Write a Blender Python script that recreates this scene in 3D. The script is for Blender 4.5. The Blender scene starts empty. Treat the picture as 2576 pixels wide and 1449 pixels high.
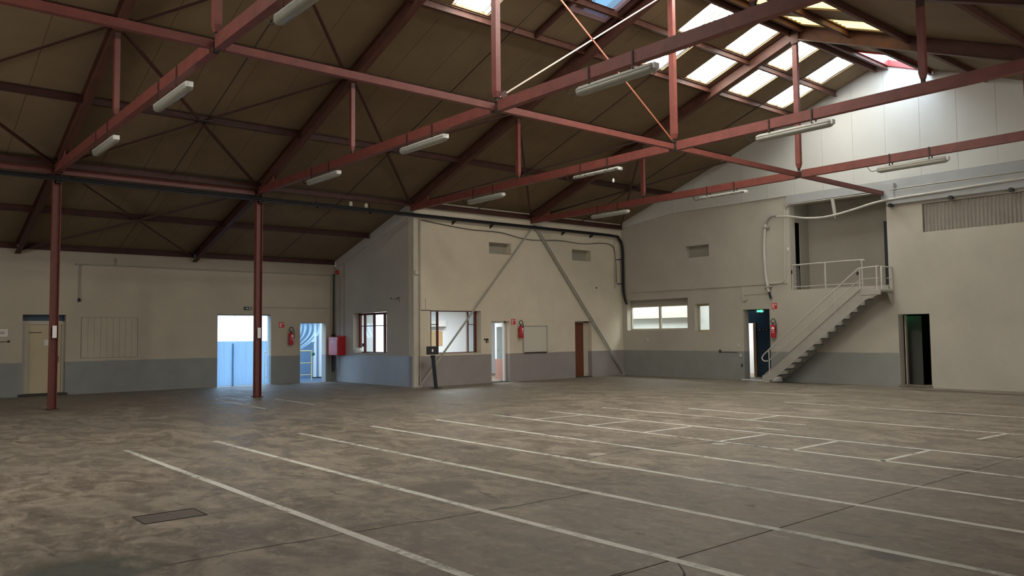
import bpy, math, random
from mathutils import Vector, Matrix
random.seed(7)
scene = bpy.context.scene
COL = scene.collection

# ------------------------------------------------------------------ camera, world, exposure
CAM = Vector((20.24271076, -3.69745559, 1.55476929))
YAW, PIT, ROL, FPX = -0.871635, 0.0572714, -0.0108148, 2020.6814
Fw = Vector((math.sin(YAW) * math.cos(PIT), math.cos(YAW) * math.cos(PIT), math.sin(PIT)))
Rt = Fw.cross(Vector((0, 0, 1))).normalized()
Up = Rt.cross(Fw)
R2 = Rt * math.cos(ROL) + Up * math.sin(ROL)
U2 = Up * math.cos(ROL) - Rt * math.sin(ROL)
cd = bpy.data.cameras.new('camera')
co = bpy.data.objects.new('camera', cd)
COL.objects.link(co)
cd.sensor_width = 36.0
cd.lens = FPX / 2576 * 36.0
cd.clip_start, cd.clip_end = 0.05, 300
co.matrix_world = Matrix(((R2.x, U2.x, -Fw.x, CAM.x), (R2.y, U2.y, -Fw.y, CAM.y), (R2.z, U2.z, -Fw.z, CAM.z), (0, 0, 0, 1)))
scene.camera = co

SKY_STRENGTH = 4.4        # open sky outside the doors
ROOFLIGHT = 20.0           # translucent roof sheets lit by the sky above them
ADDED_GLAZING_GLOW = 6.5       # unseen glazed bays, added to light the hall from right and back
RIDGE_LIGHT = 10.5        # glass of the ridge vent by the end wall
OFFICE_LIGHT = 190.0      # ceiling lamp of the offices
world = bpy.data.worlds.new('sky')
scene.world = world
world.use_nodes = True
wn = world.node_tree.nodes
wn['Background'].inputs[0].default_value = (0.50, 0.72, 1.0, 1)
wn['Background'].inputs[1].default_value = SKY_STRENGTH
vs = scene.view_settings
vs.view_transform = 'Standard'
vs.look = 'None'
vs.gamma = 1.0
vs.use_curve_mapping = False
vs.exposure = 0.0
cy = scene.cycles
cy.max_bounces = 7
cy.diffuse_bounces = 5
cy.glossy_bounces = 2
cy.transparent_max_bounces = 12
cy.transmission_bounces = 3
cy.use_denoising = True
cy.sample_clamp_indirect = 6.0
cy.caustics_reflective = False
cy.caustics_refractive = False


def area_light(name, loc, sx, sy, power, color, rot=(0, 0, 0)):
    l = bpy.data.lights.new(name, 'AREA')
    l.shape = 'RECTANGLE'
    l.size, l.size_y, l.energy, l.color = sx, sy, power, color
    o = bpy.data.objects.new(name, l)
    o.location = loc
    o.rotation_euler = rot
    COL.objects.link(o)
    return o


# ------------------------------------------------------------------ materials
def mat(name, col, rough=0.7, metal=0.0, var=0.0, scale=3.0, col2=None, bump=0.0, bscale=60.0, spec=0.4, stretch=None, emis=None, estr=0.0):
    m = bpy.data.materials.new(name)
    m.use_nodes = True
    nt = m.node_tree
    b = nt.nodes['Principled BSDF']
    b.inputs['Base Color'].default_value = (*col, 1)
    b.inputs['Roughness'].default_value = rough
    b.inputs['Metallic'].default_value = metal
    b.inputs['Specular IOR Level'].default_value = spec
    if emis:
        b.inputs['Emission Color'].default_value = (*emis, 1)
        b.inputs['Emission Strength'].default_value = estr
    if var > 0 or bump > 0:
        tc = nt.nodes.new('ShaderNodeTexCoord')
        mp = nt.nodes.new('ShaderNodeMapping')
        if stretch:
            mp.inputs['Scale'].default_value = stretch
        nt.links.new(tc.outputs['Object'], mp.inputs['Vector'])
    if var > 0:
        n = nt.nodes.new('ShaderNodeTexNoise')
        n.inputs['Scale'].default_value = scale
        n.inputs['Detail'].default_value = 6
        n.inputs['Roughness'].default_value = 0.65
        nt.links.new(mp.outputs[0], n.inputs['Vector'])
        mr = nt.nodes.new('ShaderNodeMapRange')
        mr.inputs['From Min'].default_value = 0.3
        mr.inputs['From Max'].default_value = 0.7
        nt.links.new(n.outputs['Fac'], mr.inputs['Value'])
        mx = nt.nodes.new('ShaderNodeMix')
        mx.data_type = 'RGBA'
        c2 = col2 or tuple(c * (1 - var) for c in col)
        mx.inputs['A'].default_value = (*c2, 1)
        mx.inputs['B'].default_value = (*col, 1)
        nt.links.new(mr.outputs[0], mx.inputs['Factor'])
        nt.links.new(mx.outputs['Result'], b.inputs['Base Color'])
    if bump > 0:
        n2 = nt.nodes.new('ShaderNodeTexNoise')
        n2.inputs['Scale'].default_value = bscale
        n2.inputs['Detail'].default_value = 4
        nt.links.new(mp.outputs[0], n2.inputs['Vector'])
        bp = nt.nodes.new('ShaderNodeBump')
        bp.inputs['Strength'].default_value = bump
        bp.inputs['Distance'].default_value = 0.01
        nt.links.new(n2.outputs['Fac'], bp.inputs['Height'])
        nt.links.new(bp.outputs[0], b.inputs['Normal'])
    return m


def wall_mat(name, upper, lower, zsplit=0.92, axis=None, lim=None, low_rough=0.55):
    """painted plaster with a darker painted dado up to zsplit (world height); lim: dado only where X < lim"""
    m = mat(name, upper, 0.85, var=0.13, scale=0.9, bump=0.25, bscale=35)
    nt = m.node_tree
    b = nt.nodes['Principled BSDF']
    link = b.inputs['Base Color'].links[0]
    src = link.from_socket
    geo = nt.nodes.new('ShaderNodeNewGeometry')
    sep = nt.nodes.new('ShaderNodeSeparateXYZ')
    nt.links.new(geo.outputs['Position'], sep.inputs[0])
    nz = nt.nodes.new('ShaderNodeTexNoise')
    nz.inputs['Scale'].default_value = 2.5
    nt.links.new(geo.outputs['Position'], nz.inputs['Vector'])
    ad = nt.nodes.new('ShaderNodeMath')
    ad.operation = 'MULTIPLY_ADD'
    ad.inputs[1].default_value = 0.02
    nt.links.new(nz.outputs['Fac'], ad.inputs[0])
    nt.links.new(sep.outputs['Z'], ad.inputs[2])
    lt = nt.nodes.new('ShaderNodeMath')
    lt.operation = 'LESS_THAN'
    lt.inputs[1].default_value = zsplit + 0.01
    nt.links.new(ad.outputs[0], lt.inputs[0])
    fac = lt.outputs[0]
    if lim is not None:
        l2 = nt.nodes.new('ShaderNodeMath')
        l2.operation = 'LESS_THAN'
        l2.inputs[1].default_value = lim
        nt.links.new(sep.outputs['X'], l2.inputs[0])
        mu = nt.nodes.new('ShaderNodeMath')
        mu.operation = 'MULTIPLY'
        nt.links.new(fac, mu.inputs[0])
        nt.links.new(l2.outputs[0], mu.inputs[1])
        fac = mu.outputs[0]
    # scuffed dado
    n3 = nt.nodes.new('ShaderNodeTexNoise')
    n3.inputs['Scale'].default_value = 2.2
    n3.inputs['Detail'].default_value = 5
    nt.links.new(geo.outputs['Position'], n3.inputs['Vector'])
    cr = nt.nodes.new('ShaderNodeMix')
    cr.data_type = 'RGBA'
    cr.inputs['A'].default_value = (*[c * 0.85 for c in lower], 1)
    cr.inputs['B'].default_value = (*[c * 1.15 for c in lower], 1)
    nt.links.new(n3.outputs['Fac'], cr.inputs['Factor'])
    mx = nt.nodes.new('ShaderNodeMix')
    mx.data_type = 'RGBA'
    nt.links.new(fac, mx.inputs['Factor'])
    nt.links.new(src, mx.inputs['A'])
    nt.links.new(cr.outputs['Result'], mx.inputs['B'])
    nt.links.new(mx.outputs['Result'], b.inputs['Base Color'])
    rr = nt.nodes.new('ShaderNodeMapRange')
    rr.inputs['To Min'].default_value = 0.85
    rr.inputs['To Max'].default_value = low_rough
    nt.links.new(fac, rr.inputs['Value'])
    nt.links.new(rr.outputs[0], b.inputs['Roughness'])
    return m


M = {}
PL_U = (0.40, 0.355, 0.295)
PL_L = (0.24, 0.245, 0.235)
M['wall_left'] = wall_mat('left_wall_paint', (0.50, 0.44, 0.34), PL_L)
M['wall_ret'] = wall_mat('return_wall_paint', (0.50, 0.46, 0.40), (0.34, 0.345, 0.345), low_rough=0.32)
M['wall_side'] = wall_mat('side_wall_paint', (0.70, 0.615, 0.475), (0.30, 0.26, 0.25))
M['wall_end'] = wall_mat('end_wall_paint', (0.50, 0.46, 0.385), (0.27, 0.27, 0.25), lim=10.12)
M['gable'] = mat('cream_cladding', (0.62, 0.61, 0.57), 0.6, var=0.08, scale=0.6)
M['plain'] = mat('niche_shade_grey', (0.36, 0.335, 0.28), 0.85, var=0.1, scale=1.0)
M['greyblue'] = mat('grey_blue_paint', (0.40, 0.405, 0.40), 0.6, var=0.12, scale=2.0)
M['office'] = mat('white_office_paint', (0.78, 0.80, 0.80), 0.8)
M['ceil'] = mat('brown_roof_board', (0.21, 0.148, 0.082), 0.85, var=0.18, scale=1.2, bump=0.15, bscale=20)
M['roofout'] = mat('outer_roof_sheet', (0.12, 0.11, 0.10), 0.9)
M['red'] = mat('red_oxide_steel', (0.205, 0.052, 0.038), 0.5, var=0.35, scale=5, col2=(0.135, 0.034, 0.026), spec=0.5)
M['reddark'] = mat('shaded_red_steel', (0.075, 0.022, 0.016), 0.6, var=0.4, scale=4, col2=(0.04, 0.014, 0.010))
M['rafter'] = mat('rusty_red_rafter', (0.12, 0.042, 0.027), 0.6, var=0.5, scale=3, col2=(0.06, 0.024, 0.016), stretch=(1, 3, 1))
M['rod'] = mat('dark_steel_rod', (0.035, 0.022, 0.018), 0.5)
M['rodred'] = mat('light_red_flat_bar', (0.33, 0.11, 0.06), 0.5, var=0.3, scale=4)
M['rod_lit'] = mat('lit_pale_flat_bar', (0.62, 0.5, 0.42), 0.35)  # white light on this bar put into its base colour
M['black'] = mat('black_plastic', (0.012, 0.012, 0.012), 0.5)
M['cable'] = mat('black_cable', (0.008, 0.008, 0.010), 0.55)
M['white'] = mat('white_plastic', (0.72, 0.71, 0.68), 0.45)
M['lampbody'] = mat('lamp_grey_body', (0.42, 0.41, 0.37), 0.4)
M['diffuser'] = mat('lamp_diffuser', (0.33, 0.32, 0.27), 0.25, var=0.2, scale=6, stretch=(1, 8, 8))
M['cream'] = mat('cream_gloss', (0.52, 0.47, 0.38), 0.5, var=0.12, scale=3)
M['door_cream'] = mat('cream_door_paint', (0.55, 0.46, 0.30), 0.6, var=0.12, scale=1.2)
M['brown'] = mat('brown_door', (0.16, 0.045, 0.015), 0.55, var=0.25, scale=4, stretch=(6, 6, 0.6))
M['frame_red'] = mat('dark_red_window_frame', (0.12, 0.018, 0.015), 0.45)
M['blue'] = mat('dark_blue_paint', (0.040, 0.070, 0.100), 0.5, var=0.2, scale=2)
M['steelpaint'] = mat('grey_painted_steel', (0.40, 0.38, 0.33), 0.5, var=0.15, scale=3)
M['rail'] = mat('pale_grey_rail_paint', (0.52, 0.50, 0.45), 0.45)
M['rust'] = mat('dark_tread_steel', (0.22, 0.21, 0.19), 0.6, var=0.3, scale=6)
M['extred'] = mat('extinguisher_red', (0.48, 0.018, 0.028), 0.3)
M['signred'] = mat('sign_red', (0.60, 0.02, 0.03), 0.5)
M['signwhite'] = mat('sign_white', (0.85, 0.83, 0.80), 0.5)
M['paper'] = mat('paper_white', (0.75, 0.72, 0.64), 0.8)
M['board'] = mat('off_white_board', (0.62, 0.58, 0.48), 0.5)
M['cork'] = mat('tan_cork_board', (0.55, 0.38, 0.20), 0.8, var=0.2, scale=20)
M['tan'] = mat('tan_wood_edge', (0.50, 0.30, 0.15), 0.6)
M['pinkwood'] = mat('pinkish_wood_door', (0.42, 0.22, 0.17), 0.5, var=0.2, scale=4, stretch=(6, 6, 0.6))
M['tarmac'] = mat('yard_tarmac', (0.055, 0.09, 0.135), 0.85, var=0.2, scale=1.0)
M['yardwall'] = mat('yard_blue_render', (0.17, 0.26, 0.36), 0.8, var=0.1, scale=1.0)
M['yellow'] = mat('yellow_rail_paint', (0.75, 0.62, 0.30), 0.5)
M['green'] = mat('green_plastic', (0.01, 0.15, 0.08), 0.4)
M['exitgreen'] = mat('dark_green_sign', (0.01, 0.05, 0.04), 0.5)
M['greenglow'] = mat('lit_green_sign', (0.02, 0.3, 0.1), 0.4, emis=(0.05, 1.0, 0.30), estr=4.0)
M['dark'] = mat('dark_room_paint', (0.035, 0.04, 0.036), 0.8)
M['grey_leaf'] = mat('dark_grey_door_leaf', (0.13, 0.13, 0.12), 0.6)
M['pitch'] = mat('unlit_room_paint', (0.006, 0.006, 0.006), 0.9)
M['corr'] = mat('grey_corrugated_sheet', (0.34, 0.31, 0.26), 0.5, var=0.15, scale=3)
M['lineP'] = None
M['hatch'] = mat('rusty_hatch_steel', (0.14, 0.115, 0.095), 0.6, var=0.35, scale=9, bump=0.4, bscale=40)
M['joint'] = mat('dark_joint_filler', (0.05, 0.045, 0.04), 0.9)
M['vent_red'] = mat('pink_red_gloss_frame', (0.55, 0.07, 0.065), 0.4)
M['vent_lilac'] = mat('pale_lilac_frame', (0.52, 0.36, 0.42), 0.4)
M['coldpanel'] = mat('bright_room_panel', (0.72, 0.74, 0.74), 0.7)
M['beigepanel'] = mat('beige_room_ceiling', (0.62, 0.58, 0.50), 0.8)
M['outlet'] = mat('pale_socket', (0.6, 0.58, 0.52), 0.5)


def emission_mat(name, col, strength, streak=0.0, stretch=(0.4, 9, 1)):
    m = bpy.data.materials.new(name)
    m.use_nodes = True
    nt = m.node_tree
    nt.nodes.remove(nt.nodes['Principled BSDF'])
    e = nt.nodes.new('ShaderNodeEmission')
    e.inputs[0].default_value = (*col, 1)
    e.inputs[1].default_value = strength
    out = nt.nodes['Material Output']
    nt.links.new(e.outputs[0], out.inputs[0])
    if streak:
        tc = nt.nodes.new('ShaderNodeTexCoord')
        mp = nt.nodes.new('ShaderNodeMapping')
        mp.inputs['Scale'].default_value = stretch
        nt.links.new(tc.outputs['Object'], mp.inputs[0])
        n = nt.nodes.new('ShaderNodeTexNoise')
        n.inputs['Scale'].default_value = 2.6
        n.inputs['Detail'].default_value = 3
        nt.links.new(mp.outputs[0], n.inputs[0])
        mr = nt.nodes.new('ShaderNodeMapRange')
        mr.inputs['From Min'].default_value = 0.47
        mr.inputs['From Max'].default_value = 0.58
        mr.inputs['To Min'].default_value = 1.0
        mr.inputs['To Max'].default_value = 1 - streak
        nt.links.new(n.outputs['Fac'], mr.inputs['Value'])
        mu = nt.nodes.new('ShaderNodeMath')
        mu.operation = 'MULTIPLY'
        mu.inputs[1].default_value = strength
        nt.links.new(mr.outputs[0], mu.inputs[0])
        nt.links.new(mu.outputs[0], e.inputs[1])
    return m


M['sheet'] = emission_mat('translucent_white_roof_sheet', (1.0, 0.99, 0.90), ROOFLIGHT, 0.955)
M['sheet_y'] = emission_mat('yellowed_translucent_roof_sheet', (1.0, 0.78, 0.33), 2.6, 0.35)
M['added_sheet_r'] = emission_mat('added_bright_roof_sheet', (1.0, 0.97, 0.88), ROOFLIGHT * 1.55, 0.3)  # out-of-view right-slope sheets, added and brightened to light the walls
M['added_sheet_b'] = emission_mat('added_dim_roof_sheet', (1.0, 0.97, 0.88), ROOFLIGHT * .45, 0.3)  # out-of-view sheets added for the floor light, dimmed to keep the foreground down
M['added_sideglass'] = emission_mat('added_side_glazing', (1.0, 0.98, 0.95), ADDED_GLAZING_GLOW)
M['added_backglass'] = emission_mat('added_back_glazing', (1.0, 0.98, 0.95), ADDED_GLAZING_GLOW * .8)
M['ventglass'] = emission_mat('ridge_vent_glass', (0.66, 0.85, 1.0), RIDGE_LIGHT)
M['skyglass'] = emission_mat('roof_window_glass_with_sky', (0.30, 0.62, 0.95), 1.0)
M['skyglass2'] = emission_mat('roof_window_sash_sky_glow', (0.32, 0.55, 0.80), 0.75)  # sky light on the sash put in as emission


def glass_mat():
    m = bpy.data.materials.new('window_glass')
    m.use_nodes = True
    nt = m.node_tree
    nt.nodes.remove(nt.nodes['Principled BSDF'])
    t = nt.nodes.new('ShaderNodeBsdfTransparent')
    t.inputs[0].default_value = (0.90, 0.95, 0.96, 1)
    g = nt.nodes.new('ShaderNodeBsdfGlossy')
    g.inputs['Roughness'].default_value = 0.02
    mx = nt.nodes.new('ShaderNodeMixShader')
    mx.inputs[0].default_value = 0.06
    nt.links.new(t.outputs[0], mx.inputs[1])
    nt.links.new(g.outputs[0], mx.inputs[2])
    nt.links.new(mx.outputs[0], nt.nodes['Material Output'].inputs[0])
    return m


def strip_mat(name, tint, dif, fac):
    m = bpy.data.materials.new(name)
    m.use_nodes = True
    nt = m.node_tree
    nt.nodes.remove(nt.nodes['Principled BSDF'])
    t = nt.nodes.new('ShaderNodeBsdfTransparent')
    t.inputs[0].default_value = (*tint, 1)
    d = nt.nodes.new('ShaderNodeBsdfTranslucent')
    d.inputs[0].default_value = (*dif, 1)
    mx = nt.nodes.new('ShaderNodeMixShader')
    mx.inputs[0].default_value = fac
    nt.links.new(t.outputs[0], mx.inputs[1])
    nt.links.new(d.outputs[0], mx.inputs[2])
    nt.links.new(mx.outputs[0], nt.nodes['Material Output'].inputs[0])
    return m


M['frosted'] = emission_mat('frosted_glass_lit_by_sky', (0.93, 0.97, 1.0), 2.2)
M['glass'] = glass_mat()
M['pvc'] = strip_mat('clear_pvc_strip', (0.88, 0.93, 0.95), (0.40, 0.62, 0.80), 0.26)
M['pvc2'] = strip_mat('milky_pvc_strip', (0.86, 0.92, 0.95), (0.8, 0.95, 0.98), 0.65)


def floor_mat():
    m = bpy.data.materials.new('worn_concrete')
    m.use_nodes = True
    nt = m.node_tree
    L = nt.links.new
    N = nt.nodes.new
    b = nt.nodes['Principled BSDF']
    geo = N('ShaderNodeNewGeometry')

    def noise(scale, detail, rough, stretch=(1, 1, 1), dist=0.0):
        mp = N('ShaderNodeMapping')
        mp.inputs['Scale'].default_value = stretch
        L(geo.outputs['Position'], mp.inputs[0])
        n = N('ShaderNodeTexNoise')
        n.inputs['Scale'].default_value = scale
        n.inputs['Detail'].default_value = detail
        n.inputs['Roughness'].default_value = rough
        n.inputs['Distortion'].default_value = dist
        L(mp.outputs[0], n.inputs['Vector'])
        return n.outputs['Fac']

    def ramp(v, a, c, lo=0.0, hi=1.0):
        r = N('ShaderNodeMapRange')
        r.interpolation_type = 'SMOOTHSTEP'
        r.inputs['From Min'].default_value = a
        r.inputs['From Max'].default_value = c
        r.inputs['To Min'].default_value = lo
        r.inputs['To Max'].default_value = hi
        L(v, r.inputs['Value'])
        return r.outputs[0]

    def mix(fac, A, B):
        x = N('ShaderNodeMix')
        x.data_type = 'RGBA'
        L(fac, x.inputs['Factor'])
        for k, v in (('A', A), ('B', B)):
            if isinstance(v, tuple):
                x.inputs[k].default_value = (*v, 1)
            else:
                L(v, x.inputs[k])
        return x.outputs['Result']
    big = noise(0.35, 4, 0.6, dist=0.6)
    mid = noise(1.3, 8, 0.68, (1.0, 1.7, 1), 1.2)
    fine = noise(7.0, 8, 0.7, (1, 1.3, 1), 0.5)
    c = mix(ramp(mid, 0.40, 0.62), (0.150, 0.121, 0.090), (0.290, 0.242, 0.185))
    c = mix(ramp(big, 0.38, 0.68, 0.0, 0.5), c, (0.165, 0.142, 0.114))
    c = mix(ramp(fine, 0.50, 0.70, 0.0, 0.55), c, (0.36, 0.30, 0.23))
    c = mix(ramp(fine, 0.46, 0.30, 0.0, 0.75), c, (0.10, 0.080, 0.058))
    # scattered small dark scuffs, longer across the hall
    sc = noise(1.7, 5, 0.6, (0.9, 2.2, 1), 0.3)
    c = mix(ramp(sc, 0.375, 0.29, 0.0, 0.85), c, (0.085, 0.066, 0.050))
    # oil and damp stains at their own places: x, y, rx, ry, colour, amount
    wob = noise(3.0, 5, 0.7)
    sepn = N('ShaderNodeSeparateXYZ')
    L(geo.outputs['Position'], sepn.inputs[0])
    for (sx, sy, rx, ry, colr, am) in STAINS:
        acc = None
        for out, c0, r0 in (('X', sx, rx), ('Y', sy, ry)):
            s = N('ShaderNodeMath')
            s.operation = 'SUBTRACT'
            L(sepn.outputs[out], s.inputs[0])
            s.inputs[1].default_value = c0
            d = N('ShaderNodeMath')
            d.operation = 'DIVIDE'
            L(s.outputs[0], d.inputs[0])
            d.inputs[1].default_value = r0
            p = N('ShaderNodeMath')
            p.operation = 'MULTIPLY'
            L(d.outputs[0], p.inputs[0])
            L(d.outputs[0], p.inputs[1])
            if acc is None:
                acc = p.outputs[0]
            else:
                a = N('ShaderNodeMath')
                L(acc, a.inputs[0])
                L(p.outputs[0], a.inputs[1])
                acc = a.outputs[0]
        a = N('ShaderNodeMath')
        a.operation = 'MULTIPLY_ADD'
        L(wob, a.inputs[0])
        a.inputs[1].default_value = 1.9
        L(acc, a.inputs[2])
        c = mix(ramp(a.outputs[0], 1.95, 1.15, 0.0, am), c, colr)
    L(c, b.inputs['Base Color'])
    L(ramp(mid, 0.35, 0.7, 0.50, 0.72), b.inputs['Roughness'])
    b.inputs['Specular IOR Level'].default_value = 0.42
    bp = N('ShaderNodeBump')
    bp.inputs['Strength'].default_value = 0.35
    bp.inputs['Distance'].default_value = 0.015
    L(fine, bp.inputs['Height'])
    L(bp.outputs[0], b.inputs['Normal'])
    return m, noise, ramp, mix


DK = (0.05, 0.042, 0.034)
STAINS = [(14.3, -2.45, 0.55, 0.6, (0.055, 0.065, 0.05), 0.8), (13.0, 7.75, .35, .10, (0.5, .46, .38), .7), (13.45, 5.75, .12, .12, (0.5, .47, .4), .6), (12.95, 3.85, .16, .16, (0.5, .46, .38), .55), (15.1, -2.2, 0.3, 0.22, (0.075, 0.08, 0.065), 0.6),
          (13.65, 5.95, 0.8, 0.12, DK, 0.75), (12.4, 7.35, 0.5, 0.10, (0.07, 0.045, 0.035), 0.7), (13.5, 7.3, 0.7, 0.10, DK, 0.7),
          (13.4, 1.05, 0.42, 0.5, (0.11, 0.085, 0.065), 0.7), (16.6, -0.2, 0.14, 0.16, DK, 0.65), (17.6, 1.9, 0.22, 0.16, DK, 0.6),
          (14.1, 12.0, 0.5, 0.13, DK, 0.6), (11.7, 17.8, 1.1, 0.35, (0.07, 0.045, 0.03), 0.75), (13.4, 17.6, 1.5, 0.3, (0.06, 0.04, 0.03), 0.75),
          (10.6, 7.9, 0.5, 0.12, DK, 0.6), (11.3, 3.0, 0.28, 0.16, DK, 0.5), (5.6, 6.9, 0.5, 0.12, DK, 0.6), (15.3, 3.9, 0.3, 0.14, DK, 0.5)]
M['floor'], _n, _r, _m = floor_mat()


def line_mat():
    m = bpy.data.materials.new('worn_white_floor_paint')
    m.use_nodes = True
    nt = m.node_tree
    L = nt.links.new
    b = nt.nodes['Principled BSDF']
    geo = nt.nodes.new('ShaderNodeNewGeometry')
    n = nt.nodes.new('ShaderNodeTexNoise')
    n.inputs['Scale'].default_value = 9
    n.inputs['Detail'].default_value = 8
    n.inputs['Roughness'].default_value = 0.75
    L(geo.outputs['Position'], n.inputs['Vector'])
    n2 = nt.nodes.new('ShaderNodeTexNoise')
    n2.inputs['Scale'].default_value = 1.1
    n2.inputs['Detail'].default_value = 3
    L(geo.outputs['Position'], n2.inputs['Vector'])
    mx = nt.nodes.new('ShaderNodeMath')
    mx.operation = 'MULTIPLY_ADD'
    mx.inputs[1].default_value = 0.9
    L(n2.outputs['Fac'], mx.inputs[0])
    L(n.outputs['Fac'], mx.inputs[2])
    mr = nt.nodes.new('ShaderNodeMapRange')
    mr.inputs['From Min'].default_value = 0.70
    mr.inputs['From Max'].default_value = 0.95
    mr.inputs['To Min'].default_value = 0.25
    mr.inputs['To Max'].default_value = 0.9
    L(mx.outputs[0], mr.inputs['Value'])
    b.inputs['Base Color'].default_value = (0.66, 0.64, 0.57, 1)
    b.inputs['Roughness'].default_value = 0.6
    L(mr.outputs[0], b.inputs['Alpha'])
    return m


M['line'] = line_mat()


# ------------------------------------------------------------------ mesh helpers
class MB:
    def __init__(s):
        s.v, s.f, s.sm = [], [], []

    def add(s, vs_, fs_, smooth=False):
        o = len(s.v)
        s.v += [tuple(v) for v in vs_]
        s.f += [tuple(i + o for i in f) for f in fs_]
        s.sm += [smooth] * len(fs_)
        return s

    def box(s, x0, x1, y0, y1, z0, z1):
        if x0 > x1: x0, x1 = x1, x0
        if y0 > y1: y0, y1 = y1, y0
        if z0 > z1: z0, z1 = z1, z0
        return s.add([(x0, y0, z0), (x1, y0, z0), (x1, y1, z0), (x0, y1, z0), (x0, y0, z1), (x1, y0, z1), (x1, y1, z1), (x0, y1, z1)],
                     [(0, 3, 2, 1), (4, 5, 6, 7), (0, 1, 5, 4), (1, 2, 6, 5), (2, 3, 7, 6), (3, 0, 4, 7)])

    def bbox(s, x0, x1, y0, y1, z0, z1, b=0.01):
        """box with chamfered vertical and horizontal edges"""
        if x0 > x1: x0, x1 = x1, x0
        if y0 > y1: y0, y1 = y1, y0
        if z0 > z1: z0, z1 = z1, z0
        b = min(b, (x1 - x0) * .45, (y1 - y0) * .45, (z1 - z0) * .45)
        P = []
        for z, k in ((z0, b), (z0 + b, 0), (z1 - b, 0), (z1, b)):
            q = k
            P.append([(x0 + b + q, y0 + q, z), (x1 - b - q, y0 + q, z), (x1 - q, y0 + b + q, z), (x1 - q, y1 - b - q, z),
                      (x1 - b - q, y1 - q, z), (x0 + b + q, y1 - q, z), (x0 + q, y1 - b - q, z), (x0 + q, y0 + b + q, z)])
        vs_ = [p for r in P for p in r]
        fs = [tuple(reversed(range(8))), tuple(range(24, 32))]
        for r in range(3):
            for i in range(8):
                j = (i + 1) % 8
                fs.append((r * 8 + i, r * 8 + j, r * 8 + 8 + j, r * 8 + 8 + i))
        return s.add(vs_, fs)

    def prism(s, poly, d):
        """poly: list of 3D points (planar), d: extrusion vector"""
        n = len(poly)
        a = [Vector(p) for p in poly]
        bq = [p + Vector(d) for p in a]
        fs = [tuple(range(n)), tuple(reversed(range(n, 2 * n)))]
        for i in range(n):
            j = (i + 1) % n
            fs.append((i, i + n, j + n, j))
        return s.add([*a, *bq], fs)

    def beam(s, p0, p1, prof, up=(0, 0, 1)):
        """extrude a profile [(side, up)...] from p0 to p1"""
        p0, p1 = Vector(p0), Vector(p1)
        d = (p1 - p0).normalized()
        up = Vector(up)
        side = d.cross(up)
        if side.length < 1e-4:
            side = d.cross(Vector((0, 1, 0)))
        side.normalize()
        u = side.cross(d).normalized()
        return s.prism([p0 + side * a + u * b for a, b in prof], p1 - p0)

    def tube(s, pts, r, n=8, close=True):
        pts = [Vector(p) for p in pts]
        rings = []
        prev = None
        for i, p in enumerate(pts):
            a = pts[max(0, i - 1)]
            c = pts[min(len(pts) - 1, i + 1)]
            t = (c - a).normalized()
            if prev is None:
                ref = Vector((0, 0, 1)) if abs(t.z) < .9 else Vector((1, 0, 0))
                u = t.cross(ref).normalized()
            else:
                u = (prev - t * prev.dot(t)).normalized()
            prev = u
            w = t.cross(u)
            rr = r[i] if isinstance(r, (list, tuple)) else r
            rings.append([p + u * rr * math.cos(2 * math.pi * k / n) + w * rr * math.sin(2 * math.pi * k / n) for k in range(n)])
        vs_ = [v for q in rings for v in q]
        fs = []
        for i in range(len(rings) - 1):
            for k in range(n):
                j = (k + 1) % n
                fs.append((i * n + k, i * n + j, i * n + n + j, i * n + n + k))
        s.add(vs_, fs, True)
        if close:
            o = len(rings) - 1
            s.add(rings[0], [tuple(reversed(range(n)))])
            s.add(rings[o], [tuple(range(n))])
        return s

    def lathe(s, c, prof, n=16, axis='z'):
        """prof [(r, h)...] around axis through c"""
        rings = []
        for r, h in prof:
            q = []
            for k in range(n):
                a = 2 * math.pi * k / n
                if axis == 'z':
                    q.append((c[0] + r * math.cos(a), c[1] + r * math.sin(a), c[2] + h))
                elif axis == 'x':
                    q.append((c[0] + h, c[1] + r * math.cos(a), c[2] + r * math.sin(a)))
                else:
                    q.append((c[0] + r * math.sin(a), c[1] + h, c[2] + r * math.cos(a)))
            rings.append(q)
        fs = []
        for i in range(len(rings) - 1):
            for k in range(n):
                j = (k + 1) % n
                fs.append((i * n + k, i * n + j, i * n + n + j, i * n + n + k))
        s.add([v for q in rings for v in q], fs, True)
        s.add(rings[0], [tuple(reversed(range(n)))])
        s.add(rings[-1], [tuple(range(n))])
        return s

    def build(s, name, m, parent=None, **props):
        me = bpy.data.meshes.new(name)
        org = Vector((0, 0, 0))
        if parent is None and not props.get('keep'):
            xs = [v[0] for v in s.v]; ys = [v[1] for v in s.v]; zs = [v[2] for v in s.v]
            if props.get('kind') not in ('structure',):
                org = Vector(((min(xs) + max(xs)) / 2, (min(ys) + max(ys)) / 2, min(zs)))
        elif parent is not None:
            org = world_loc(parent)
        me.from_pydata([tuple(Vector(v) - org) for v in s.v], [], s.f)
        me.polygons.foreach_set('use_smooth', s.sm)
        me.materials.append(M[m] if isinstance(m, str) else m)
        me.update()
        o = bpy.data.objects.new(name, me)
        COL.objects.link(o)
        if parent is not None:
            o.parent = parent
        else:
            o.location = org
        for k, v in props.items():
            if k != 'keep':
                o[k] = v
        return o


def world_loc(o):
    l = Vector(o.location)
    while o.parent is not None:
        o = o.parent
        l = l + Vector(o.location)
    return l


def thing(name, label, cat, loc, group=None, kind=None):
    o = bpy.data.objects.new(name, None)
    COL.objects.link(o)
    o.location = loc
    o.empty_display_size = 0.2
    if label: o['label'] = label
    if cat: o['category'] = cat
    if group: o['group'] = group
    if kind: o['kind'] = kind
    return o


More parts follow.
